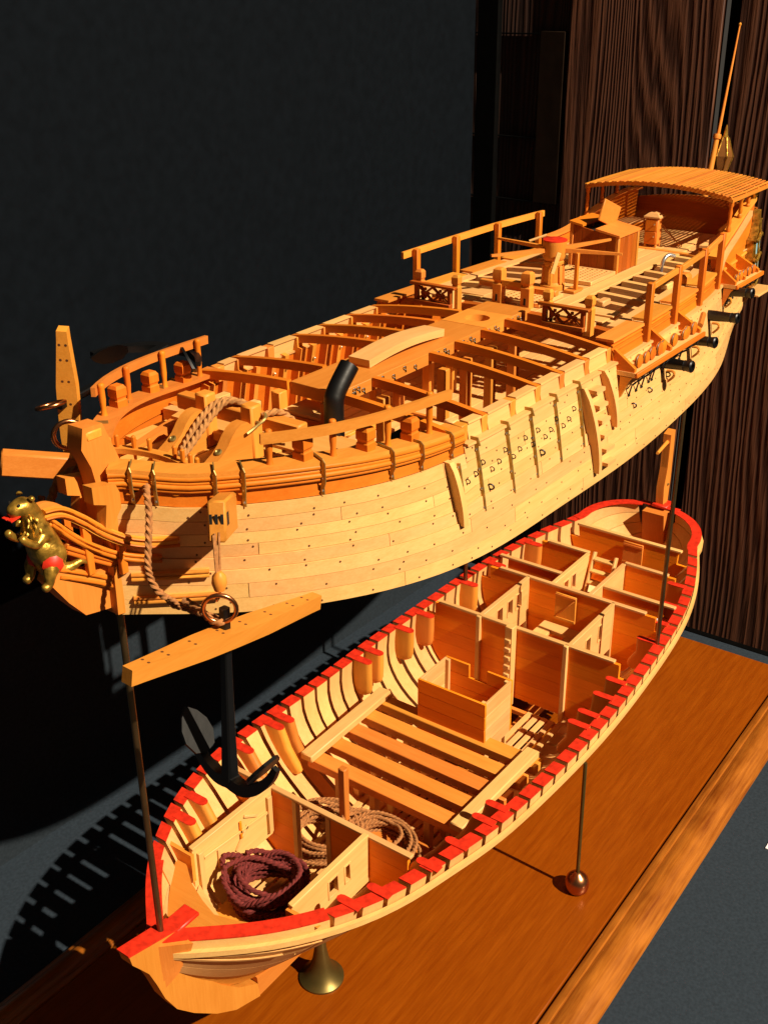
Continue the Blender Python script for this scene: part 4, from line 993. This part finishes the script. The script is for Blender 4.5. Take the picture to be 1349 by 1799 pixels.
# ---------------------------------------------------------------- figurehead (gilded beast)
def skin(name, verts, edges_, root, mat, label=None, cat=None, parent=None, sub=2):
    me = bpy.data.meshes.new(name); me.from_pydata([Vector(v[:3])*SC for v in verts], edges_, [])
    o = bpy.data.objects.new(name, me); sc.collection.objects.link(o)
    md = o.modifiers.new('skin', 'SKIN'); md.use_smooth_shade = True
    for i, v in enumerate(verts):
        sv = me.skin_vertices[0].data[i]; r = v[3]; r *= 1.22 if v[2] < 4.3 else 1.32; sv.radius = (r*SC, r*SC); sv.use_root = (i == root)
    s2 = o.modifiers.new('sub', 'SUBSURF'); s2.levels = s2.render_levels = sub
    me.materials.append(M[mat])
    return o
FV = [(-.50, 0, 3.93, .075), (-.525, 0, 4.02, .095), (-.545, 0, 4.12, .09), (-.565, 0, 4.22, .080), (-.585, 0, 4.31, .062), (-.615, 0, 4.385, .058), (-.645, 0, 4.425, .060), (-.70, 0, 4.415, .044), (-.755, 0, 4.395, .030),
      (-.58, -.07, 4.20, .036), (-.655, -.085, 4.17, .026), (-.715, -.075, 4.22, .022), (-.745, -.065, 4.265, .028),
      (-.58, .07, 4.20, .036), (-.655, .085, 4.17, .026), (-.715, .075, 4.22, .022), (-.745, .065, 4.265, .028),
      (-.53, -.085, 3.99, .055), (-.60, -.10, 3.955, .040), (-.60, -.095, 3.88, .028), (-.66, -.095, 3.85, .026),
      (-.53, .085, 3.99, .055), (-.60, .10, 3.955, .040), (-.60, .095, 3.88, .028), (-.66, .095, 3.85, .026),
      (-.46, 0, 3.89, .055), (-.40, -.06, 3.90, .03), (-.33, -.085, 3.93, .02), (-.28, -.09, 3.89, .01)]
FE = [(i, i+1) for i in range(8)]+[(3, 9), (9, 10), (10, 11), (11, 12), (3, 13), (13, 14), (14, 15), (15, 16), (1, 17), (17, 18), (18, 19), (19, 20), (1, 21), (21, 22), (22, 23), (23, 24), (0, 25), (25, 26), (26, 27), (27, 28)]
fg = skin('figurehead', FV, FE, 1, 'gold'); tag(fg, 'gilded carved beast figurehead with open red mouth at the bow', 'figurehead')
def fpart(name, g, mat): return obj(name, g, mat, fg)
rnd = random.Random(5); mg = G()
for k in range(60):
    a = rnd.uniform(0, 6.28); h_ = rnd.uniform(0, 1); c = Vector((-.565-.06*h_+.082*math.cos(a), .088*math.sin(a), 4.17+.19*h_)); d = Vector((math.cos(a), math.sin(a), -.9+rnd.uniform(-.3, .3)))
    mg.lathe(c-d.normalized()*.012, [(.005, -.014), (.011, .0), (.010, .012), (.002, .032)], d, 6)
fpart('mane', mg, 'gold')['kind'] = 'stuff'
for sg in (-1, 1):
    fpart('ear', G().lathe((-.615, sg*.06, 4.475), [(.022, 0), (.018, .012), (.006, .02)], (.5, sg*.7, 1), 8), 'gold')
    fpart('eye', G().lathe((-.70, sg*.045, 4.455), [(.011, 0), (.008, .006), (.002, .008)], (-.4, sg, .3), 8), 'dark')
    fpart('red_patch', G().lathe((-.555, sg*.088, 4.0), [(.078, -.02), (.068, .02), (.04, .040), (.0, .046)], (-.5, sg*.85, .05), 9), 'red')
    fpart('mouth', G().prism([(-.775, 4.378), (-.70, 4.388), (-.70, 4.378), (-.77, 4.366)], lambda x, z: (x, sg*.006, z), lambda x, z: (x, sg*.045, z)), 'red')

# ---------------------------------------------------------------- waist racks, carved bitts, capstan
def rack(sg):
    t = thing('carved_rack', ('near' if sg < 0 else 'far')+' pierced fretwork rack between two timber heads at the break of the deck', 'rack', (5.06, sg*.75, 4.34), 'carved racks')
    z0 = camber(QZ, .75)-.02; y0, y1 = sorted((sg*.53, sg*.98)); x = 5.10
    for a in ((y0, y1, z0, z0+.05), (y0-.05, y1+.05, z0+.205, z0+.235)): obj('rail', G().box(x-.03, x+.03, a[0], a[1], a[2], a[3], .006), 'cherry_y', t)
    for yy in (y0+.02, y1-.02): obj('stile', G().box(x-.015, x+.015, yy-.02, yy+.02, z0+.051, z0+.204, .004), 'cherry_z', t)
    m_ = (y1-y0-.08)/2
    for k in range(2):
        a = y0+.04+k*m_; b_ = a+m_
        obj('fret', G().bar((x, a, z0+.055), (x, b_, z0+.20), .02, .032, (1,0,0), .003), 'cherry_y', t)
        obj('fret', G().bar((x+.002, a, z0+.20), (x+.002, b_, z0+.055), .02, .032, (1,0,0), .003), 'cherry_y', t)
        c = (a+b_)/2
        for dy, dz in ((-.028, 0), (0, .028), (.028, 0), (0, -.028)): obj('fret', G().obox((x-.001, c+dy*1.4, z0+.1275+dz*1.5), (.022, .03, .03), None, .004), 'cherry_z', t)
    for yy in (y0+.0, y1-.0):
        obj('timber_head', G().loft([[(5.20+a*s_, yy+b_*s_, z0+h_) for a, b_ in ((-.04, -.04), (.04, -.04), (.04, .04), (-.04, .04))] for s_, h_ in ((1, -.05), (1, .21), (.8, .225), (.8, .24), (1.0, .255), (1.0, .315), (.6, .34))]), 'mid_z', t, smooth=20)
    for yy in (y0+.02, y1-.02): obj('scroll', G().prism([(5.13, z0), (5.36, z0), (5.36, z0+.04), (5.30, z0+.06), (5.32, z0+.10), (5.24, z0+.09), (5.20, z0+.16), (5.13, z0+.2)], lambda x, z: (x, yy-.02, z), lambda x, z: (x, yy+.02, z)), 'maple_x', t, smooth=20)
rack(-1); rack(1)
bt2 = thing('carved_bitts', 'pair of tall notched posts with an arched crosspiece forward of the capstan', 'bitts', (5.42, 0, DZ))
for sg in (-1, 1):
    y = sg*.165
    obj('post', G().loft([[(5.44+a*s_, y+b_*s_, 4.30+h_) for a, b_ in ((-.05, -.05), (.05, -.05), (.05, .05), (-.05, .05))] for s_, h_ in ((1, 0), (1, .27), (.78, .285), (.78, .30), (1.02, .32), (1.05, .38), (.95, .42), (.6, .435))]), 'mid_z', bt2, smooth=20)
    obj('slot', G().box(5.386, 5.389, y-.012, y+.012, 4.40, 4.47, 0), 'dark', bt2)
obj('crosspiece', G().prism([(-.115, 4.54), (-.115, 4.62), (.115, 4.62), (.115, 4.54), (.07, 4.575), (-.07, 4.575)], lambda y, z: (5.40, y, z), lambda y, z: (5.48, y, z)), 'mid_y', bt2)
obj('crosspiece', G().box(5.50, 5.58, -.45, .45, 4.50, 4.565, .01), 'mid_y', bt2)
cp = thing('capstan', 'wooden capstan with red top and four bars on the quarterdeck', 'capstan', (6.30, 0, DZ))
obj('barrel', G().lathe((6.30, 0, DZ), [(.135, 0), (.135, .05), (.12, .06), (.105, .08), (.098, .25), (.11, .27), (.11, .30), (.10, .31), (.115, .33), (.125, .36), (.125, .46), (.13, .48), (.13, .515)], n=24), 'mid_z', cp, smooth=30)
obj('drumhead', G().lathe((6.30, 0, DZ+.516), [(.132, 0), (.132, .012), (.11, .02), (.0, .022)], n=24), 'red', cp, smooth=50)
for i in range(6):
    a = i*math.pi/3+.2; c, s_ = math.cos(a), math.sin(a)
    obj('whelp', G().bar((6.30+.112*c, .112*s_, DZ+.062), (6.30+.104*c, .104*s_, DZ+.26), .04, .03, (c, s_, 0), .005), 'mid_z', cp)
for (x, y) in ((6.47, .80), (5.66, .40), (6.48, -.70), (7.10, -.27)):
    v = Vector((x-6.30, y, 0)); d = v.normalized(); l = v.length
    obj('bar', G().sweep([Vector((6.30, 0, DZ+.42))+d*f for f in (.11, .3, l)], [(-.022, -.02), (.022, -.02), (.022, .02), (-.022, .02)], scale=[1.1, 1, .6]), 'mid_x', cp)
obj('pawl_post', G().box(6.27, 6.31, -.30, -.26, DZ, DZ+.42, .006), 'amber_z', cp); obj('pawl_foot', G().box(6.20, 6.42, -.31, -.18, DZ+.0, DZ+.03, .004), 'mid_x', cp)
obj('loose_bar', G().tube([(6.10, .20, DZ+.52), (6.22, .06, DZ+.58)], .014, 6), 'maple_x', cp); obj('loose_bar', G().bar((6.12, -.08, DZ+.20), (6.18, -.12, DZ+.42), .02, .05), 'maple_x', cp)
# hatch house (companion)
ch = thing('hatch_house', 'panelled hatch house with sloping roof and open flap on the quarterdeck', 'hatch house', (7.55, 0, DZ))
x0, x1, ya, yb_ = 7.30, 7.82, -.27, .30
zs = lambda y: 4.775+.10*(y-ya)/(yb_-ya)*1.0
for x in (x0, x1):
    for y in (ya, yb_): obj('corner_post', G().box(x-.022, x+.022, y-.022, y+.022, DZ, zs(y), .005), 'mid_z', ch)
for k in range(5):
    a = ya+.023+k*(yb_-ya-.046)/5; b_ = a+(yb_-ya-.046)/5-.003
    for x in (x0, x1): obj('panel', G().add([(x-.012, a, DZ), (x+.012, a, DZ), (x+.012, b_, DZ), (x-.012, b_, DZ), (x-.012, a, zs(a)-.01), (x+.012, a, zs(a)-.01), (x+.012, b_, zs(b_)-.01), (x-.012, b_, zs(b_)-.01)], [(0,1,2,3),(4,5,6,7),(0,1,5,4),(1,2,6,5),(2,3,7,6),(3,0,4,7)]), 'cherry_z', ch)
for k in range(4):
    a = x0+.023+k*(x1-x0-.046)/4; b_ = a+(x1-x0-.046)/4-.003
    obj('panel', G().box(a, b_, ya-.012, ya+.012, DZ, zs(ya)-.01, .002), 'cherry_z', ch); obj('panel', G().box(a, b_, yb_-.012, yb_+.012, DZ, zs(yb_)-.01, .002), 'cherry_z', ch)
def roofp(a, b_, xa, xb, mat, nm): return obj(nm, G().add([(xa, a, zs(a)+.001), (xb, a, zs(a)+.001), (xb, b_, zs(b_)+.001), (xa, b_, zs(b_)+.001), (xa, a, zs(a)+.026), (xb, a, zs(a)+.026), (xb, b_, zs(b_)+.026), (xa, b_, zs(b_)+.026)], [(0,1,2,3),(4,5,6,7),(0,1,5,4),(1,2,6,5),(2,3,7,6),(3,0,4,7)]), mat, ch)
roofp(ya-.03, .0, x0-.03, x1+.03, 'mid_y', 'roof_board'); roofp(.16, yb_+.03, x0-.03, x1+.03, 'amber_y', 'roof_board')
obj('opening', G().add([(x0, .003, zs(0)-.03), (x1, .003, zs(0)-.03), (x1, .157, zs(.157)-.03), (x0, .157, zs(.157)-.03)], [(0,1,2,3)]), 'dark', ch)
fl = obj('flap', G().bar((7.56, .005, zs(0)+.03), (7.64, -.02, zs(0)+.26), .50, .022, (0,1,.1)), 'mid_y', ch)
fl.name = 'flap'
# binnacle cupboard
bn = thing('binnacle', 'small upright wooden cupboard with peaked lid and two little doors', 'binnacle', (8.92, 0, DZ))
obj('body', G().box(8.86, 9.0, -.085, .085, DZ+.03, DZ+.35, .008), 'mid_z', bn)
obj('lid', G().loft([[(8.93+a*s_, b_*s_, DZ+h_) for a, b_ in ((-.085, -.105), (.085, -.105), (.085, .105), (-.085, .105))] for s_, h_ in ((1, .351), (1, .37), (.55, .41), (.1, .425))]), 'maple_y', bn, smooth=20)
for z in (.05, .20):
    d_ = obj('door', G().box(8.848, 8.859, -.07, .07, DZ+z, DZ+z+.135, .003), 'amber_z', bn); obj('knob', G().lathe((8.848, -.045, DZ+z+.08), [(.010, 0), (.008, .01), (.002, .013)], (-1,0,0), 8), 'steel', d_)
for y in (-.07, .07):
    for x in (8.875, 8.985): obj('foot', G().box(x-.012, x+.012, y-.012, y+.012, DZ, DZ+.029, .003), 'mid_z', bn)
for dz in (0, .03): obj('lanyard', G().tube([(8.98, -.09, DZ+.27-dz), (9.02, -.32, DZ+.04)], .006, 6), 'rope', bn)
obj('ring', G().torus((9.02, -.33, DZ+.025), .022, .007, (1, .2, .4), 10, 6), 'copper', bn)
tag(obj('metal_hook', G().tube(smoothpath([(7.92, -.56, 4.30), (7.93, -.57, 4.42), (8.0, -.60, 4.49), (8.07, -.65, 4.47)], 5), .022, 8), 'ltin', smooth=60), 'bright curved metal hook between the near quarterdeck beams', 'hook')
obj('hatch_ledge', G().box(8.62, 8.70, -1.0, -.47, 4.26, 4.33, .006), 'mid_y', UH)
for (x, y) in ((7.02, -.98), (5.98, -.72)): obj('cleat', G().box(x, x+.18, y-.04, y+.05, QZ+.04, QZ+.11, .012), 'maple_x', UH)
tag(obj('deck_block', G().box(7.30, 7.52, -1.10, -.98, QZ+.03, QZ+.16, .03), 'mid_x'), 'rounded wooden block on the near deck margin below the rail', 'block')

# ---------------------------------------------------------------- channels, deadeyes, chains, guns
def channel(sg, x0, x1, z, yo, dead, brackets, label):
    n = 14; rings = []
    for x in lin(x0, x1, n):
        yi = UB(x, z)-.004; rings.append([(x, sg*yi, z-.022), (x, sg*yo, z-.022), (x, sg*yo, z+.022), (x, sg*yi, z+.022)])
    c = thing('channel', label, 'channel', ((x0+x1)/2, sg*yo, z))
    obj('board', G().loft(rings), 'maple_x', c)
    obj('edge_batten', G().bar((x0-.0, sg*(yo+.014), z), (x1+.0, sg*(yo+.014), z), .026, .05), 'amber_x', c)
    for x in brackets:
        yi = UB(x, z+.2)-.0
        obj('bracket', G().prism([(yi, z+.023), (yo-.01, z+.023), (yo-.01, z+.06), (yi, z+.215)], lambda y, zz: (x-.022, sg*y, zz), lambda y, zz: (x+.022, sg*y, zz)), 'amber_y', c)
    yi = UB(x0, z-.2); obj('under_bracket', G().prism([(yi+.0, z-.03), (yo-.02, z-.03), (yo-.05, z-.06), (yi+.0, z-.26)], lambda y, zz: (x0+.0, sg*y, zz), lambda y, zz: (x0+.05, sg*y, zz)), 'mid_y', c)
    for x in dead:
        r = (.066 if random.random() > .3 else .055)*(1 if x < 8 else .8)
        d = obj('deadeye', G().lathe((x, sg*(yo-.055), z+.045+r*.6), [(r*.72, -.026), (r, -.015), (r*.90, 0), (r, .015), (r*.72, .026)], (-.05, 1, 0), 16), 'amber_z', c, smooth=60)
        obj('strop', G().torus((x, sg*(yo-.055), z+.045+r*.6), r*.93, .008, (-.05, 1, 0), 16, 5), 'strop', d)
    g = G()
    for i, x in enumerate(dead):
        yh = UB(x, z-.24)+.012
        p = [Vector((x, sg*(yo+.005), z-.03)), Vector((x+.02, sg*(yo-.02), z-.09)), Vector((x-.03, sg*(yh+.04), z-.15)), Vector((x+.01, sg*yh, z-.27))]
        g.tube(p, .0085, 5); g.tube([p[1], p[1]+Vector((.09, 0, .03))], .0075, 5); g.lathe(p[3], [(.018, 0), (.01, .012)], (0, sg, 0), 8)
    obj('chain_plate', g, 'iron', c, kind='stuff')
for sg in (-1, 1):
    nm = 'near' if sg < 0 else 'far'
    channel(sg, 4.93, 6.62, 4.05, 1.61, (5.12, 5.29, 5.42, 5.60, 5.68, 5.96, 6.22, 6.28, 6.47), (4.96, 5.80, 6.56), nm+' long channel board with a row of wooden deadeyes above the guns' if sg < 0 else 'far channel board whose deadeyes peep over the rail')
    channel(sg, 8.34, 9.25, 4.14, 1.32, (8.5, 8.62, 8.74, 8.9, 9.06), (8.37, 8.68, 9.15), nm+' short channel board with deadeyes beside the stern canopy')
    tag(obj('spare_roller', G().tube([(6.64, sg*1.56, 4.12), (6.98, sg*1.46, 4.15)], .03, 8), 'mid_x'), ('near' if sg < 0 else 'far')+' short wooden roller lying at the after end of the long channel', 'roller')
def cannon(x, y0, y1, z0, z1, label):
    t = thing('cannon', label, 'cannon', (x, y0, z0), 'guns along the near side')
    a = Vector((x, y0, z0)); b_ = Vector((x-.03, y1, z1)); d = b_-a; l = d.length
    obj('barrel', G().lathe(a, [(.062, 0), (.060, l*.4), (.052, l*.80), (.057, l*.82), (.052, l*.84), (.060, l*.94), (.063, l*.975), (.054, l), (.028, l), (.028, l-.06), (.0, l-.06)], d, 18), 'iron', t, smooth=40)
    obj('port_lid', G().box(x-.10, x+.10, y0-.20, y0-.16, z0-.02, z0+.06, .006), 'dark', t) if False else None
    p = Vector((x+.08, -UB(x+.08, z0-.12)-.01, z0-.10))
    obj('bracket', G().tube(smoothpath([p, p+Vector((.0, -.07, .0)), p+Vector((.0, -.075, -.05)), p+Vector((.0, -.02, -.11))], 4), .014, 6), 'mid_z', t)
cannon(6.02, -1.28, -1.77, 3.86, 3.885, 'black cannon under the near channel, closest to the side ladder')
cannon(6.80, -1.26, -1.71, 3.91, 3.93, 'second black cannon from the side ladder, behind the channel end')
cannon(7.60, -1.20, -1.65, 3.97, 4.0, 'third black cannon from the side ladder, forward of the short channel')
cannon(8.42, -1.08, -1.52, 4.06, 4.09, 'aftermost black cannon of the near side, just below the short channel')

# ---------------------------------------------------------------- stern
def aft_hi(x): return 4.47+.36*ss(x, 8.1, 10.1)
for sg in (-1, 1):
    for k in range(3):
        obj('plank', strip(G(), 8.16, 10.16, lambda x, k=k: LEDGE+.024+(aft_hi(x)-LEDGE-.024)*k/3+.002, lambda x, k=k: LEDGE+.024+(aft_hi(x)-LEDGE-.024)*(k+1)/3-.002, UB, -.07, -.005, sg, 20), 'amber_x', UH)
    obj('cap_rail', strip(G(), 8.16, 10.2, lambda x: aft_hi(x)+.001, lambda x: aft_hi(x)+.03, UB, -.10, .02, sg, 20), 'mid_x', UH)
    obj('slant_rail', G().sweep([hp(x, z, .02, sg, UB) for x, z in zip(lin(8.18, 9.75, 10), lin(4.33, 4.74, 10))], [(-.02, -.035), (.02, -.035), (.02, .035), (-.02, .035)]), 'maple_x', UH)
    obj('moulding', G().tube([hp(x, 4.27, .0, sg, UB) for x in lin(8.2, 10.1, 16)], .018, 6), 'mid_x', UH, smooth=60)
    # side bench seen under the canopy
    obj('bench', G().sweep([(x, sg*(UB(x, 4.5)-.22), 4.47) for x in lin(8.75, 10.0, 10)], [(-.12, -.015), (.12, -.015), (.12, .015), (-.12, .015)]), 'maple_x', UH)
    obj('bench_front', G().sweep([(x, sg*(UB(x, 4.5)-.33), 4.39) for x in lin(8.75, 10.0, 10)], [(-.012, -.065), (.012, -.065), (.012, .065), (-.012, .065)]), 'amber_x', UH)
    # quarter badge in blue and gold
    qb = thing('quarter_badge', ('near' if sg < 0 else 'far')+' gilded quarter badge with pale blue panes at the stern', 'quarter badge', (9.85, sg*1.05, 4.2), 'quarter badges')
    def Qp(u, z, o_): return hp(u, z, o_, sg, UB)
    prof = [(9.62, 3.86), (9.72, 3.80), (9.86, 3.84), (10.02, 3.90), (10.14, 4.0), (10.16, 4.15), (10.12, 4.3), (10.17, 4.42), (10.13, 4.6), (10.06, 4.74), (9.98, 4.70), (9.94, 4.55), (9.80, 4.46), (9.66, 4.42), (9.64, 4.2), (9.60, 4.0)]
    obj('backing', G().prism(prof, lambda u, z: Qp(u, z, .0), lambda u, z: Qp(u, z, .09)), 'gold', qb, smooth=20)
    for (a, b_, c, d) in ((9.70, 9.86, 4.22, 4.38), (9.93, 10.08, 4.24, 4.40), (9.70, 9.84, 3.97, 4.13), (9.91, 10.07, 4.0, 4.14), (10.0, 10.09, 4.48, 4.62)):
        obj('pane', G().loft([[Qp(a, z, o_), Qp(b_, z, o_), Qp(b_, z2, o_), Qp(a, z2, o_)] for o_, z, z2 in ((.088, c, d), (.10, c, d))]), 'blue', qb)
        obj('gilt_frame', G().tube([Qp(a, c, .10), Qp(b_, c, .10), Qp(b_, d, .10), Qp(a, d, .10), Qp(a, c, .10)], .014, 6), 'gold', qb, smooth=60)
    for z in (3.88, 4.18, 4.43): obj('gilt_scroll', G().tube(smoothpath([Qp(u, z+.03*math.sin(u*14), .115) for u in lin(9.6, 10.16, 6)], 3), .022, 6), 'gold', qb, smooth=60)
    obj('sill', G().box(9.52, 10.1, sg*1.02, sg*1.24, 3.76, 3.79, .006), 'maple_x', qb)
    tag(obj('gilt_ball', G().lathe((10.10, sg*(UB(10.1, 4.8)-.02), aft_hi(10.1)+.031), [(.03, 0), (.025, .02), (.05, .045), (.06, .08), (.05, .115), (.02, .135)], n=16), 'gold', smooth=60), ('near' if sg < 0 else 'far')+' gilded ball on the taffrail beside the canopy', 'ornament', 'gilded balls')
# transom and taffrail
zz_ = lin(ub_bot(10.16)+.01, 4.72, 9)
tp = [(-UB(10.16, z)+.005, z) for z in zz_]+[(-.4, 4.78), (0, 4.80), (.4, 4.78)]+[(UB(10.16, z)-.005, z) for z in reversed(zz_)]
obj('transom', G().prism(tp, lambda y, z: (10.165+.12*max(0, z-4.1), y, z), lambda y, z: (10.22+.12*max(0, z-4.1), y, z)), 'cherry_y', UH)  # darker cherry tone paints in the shade under the canopy
for j in range(13):
    y = -.90+j*.15; obj('deck_plank', G().box(8.74, 10.14, y-.072, y+.072, camber(4.28, y)-.02, camber(4.28, y), .003), 'maple_x', UH)
beam(8.78, -UB(8.78, 4.3)+.1, UB(8.78, 4.3)-.1, 4.30, .08, .10, 'mid_y')
# canopy of fore-and-aft slats on turned posts
cn = thing('stern_canopy', 'cambered slatted wooden canopy on turned posts over the stern', 'canopy', (9.45, 0, 4.4))
def cz(x, y): return 5.045+.10*(1-(y/.97)**2)+.005*(x-8.9)
NSL = 38
for i in range(NSL):
    y = -.955+1.91*(i+.5)/NSL; f = 1+.03; xa = 8.90-(.035 if i % 2 else 0)
    pts = [(xa, y, cz(xa, y)), (9.4, y*1.02, cz(9.4, y)), (10.24, y*1.01, cz(10.24, y))]
    obj('slat', G().sweep(pts, [(-.0155, -.005), (.0155, -.005), (.0155, .005), (-.0155, .005)]), 'mid_x', cn)
for x in (8.94, 9.4, 9.85, 10.16): obj('rafter', G().sweep([(x, y, cz(x, y)-.034) for y in lin(-.95, .95, 15)], [(-.022, -.022), (.022, -.022), (.022, .022), (-.022, .022)], (0, 0, 1)), 'mid_y', cn)
for sg in (-1, 1):
    for x in (8.96, 9.35, 9.72):
        z0 = aft_hi(x)+.031; z1 = cz(x, .95)-.05; h_ = z1-z0; yy = sg*min(.94, UB(x, 4.6)-.04)
        obj('turned_post', G().lathe((x, yy, z0), [(.03, 0), (.03, h_*.12), (.018, h_*.18), (.028, h_*.3), (.02, h_*.45), (.026, h_*.62), (.018, h_*.78), (.03, h_*.85), (.03, h_)], n=10), 'amber_z', cn, smooth=50)
    obj('eave_beam', G().sweep([(x, sg*.945, cz(x, .95)-.045) for x in (8.92, 9.55, 10.22)], [(-.02, -.02), (.02, -.02), (.02, .02), (-.02, .02)]), 'mid_x', cn)
# flagstaff and lantern
fs_ = thing('flagstaff', 'long thin tapering flagstaff raking above the stern canopy', 'flagstaff', (10.5, 0, 4.4))
P = lambda f: Vector((10.52+.65*f, 0, 4.45+2.40*f))
obj('lower_staff', G().tube([P(0), P(.43)], .042, 10, scale=[1.1, .85]), 'mid_z', fs_)
obj('upper_staff', G().tube([P(.40)+Vector((.03, 0, 0)), P(1)], .022, 8, scale=[1.1, .5]), 'mid_z', fs_)
obj('collar', G().lathe(P(.435), [(.05, -.03), (.055, 0), (.05, .03)], (.26, 0, 1), 12), 'mid_z', fs_); obj('truck', G().lathe(P(1), [(.014, -.01), (.02, .01), (.008, .03)], (.26, 0, 1), 8), 'mid_z', fs_)
ln = thing('stern_lantern', 'six-sided gilt and amber lantern hanging beside the flagstaff', 'lantern', (10.86, -.08, 5.0))
c = Vector((10.86, -.08, 5.02))
obj('glass', G().lathe(c, [(.07, 0), (.135, .22), (.13, .24), (.045, .46), (.03, .47)], (.08, 0, 1), 6), 'lglass', ln, smooth=10)
for i in range(6):
    ax = Vector((.08, 0, 1)).normalized(); a = ax.orthogonal().normalized(); b_ = ax.cross(a); t = 2*math.pi*i/6; d = a*math.cos(t)+b_*math.sin(t)
    obj('gilt_bar', G().tube([c+d*.072, c+d*.137+ax*.22, c+d*.05+ax*.46], .010, 6), 'gold', ln)
obj('base', G().lathe(c, [(.03, -.06), (.075, -.01), (.075, .005)], (.08, 0, 1), 6), 'gold', ln); obj('crown', G().lathe(c+Vector((.036, 0, .46)), [(.05, 0), (.03, .03), (.02, .10), (.006, .16)], (.08, 0, 1), 8), 'gold', ln)
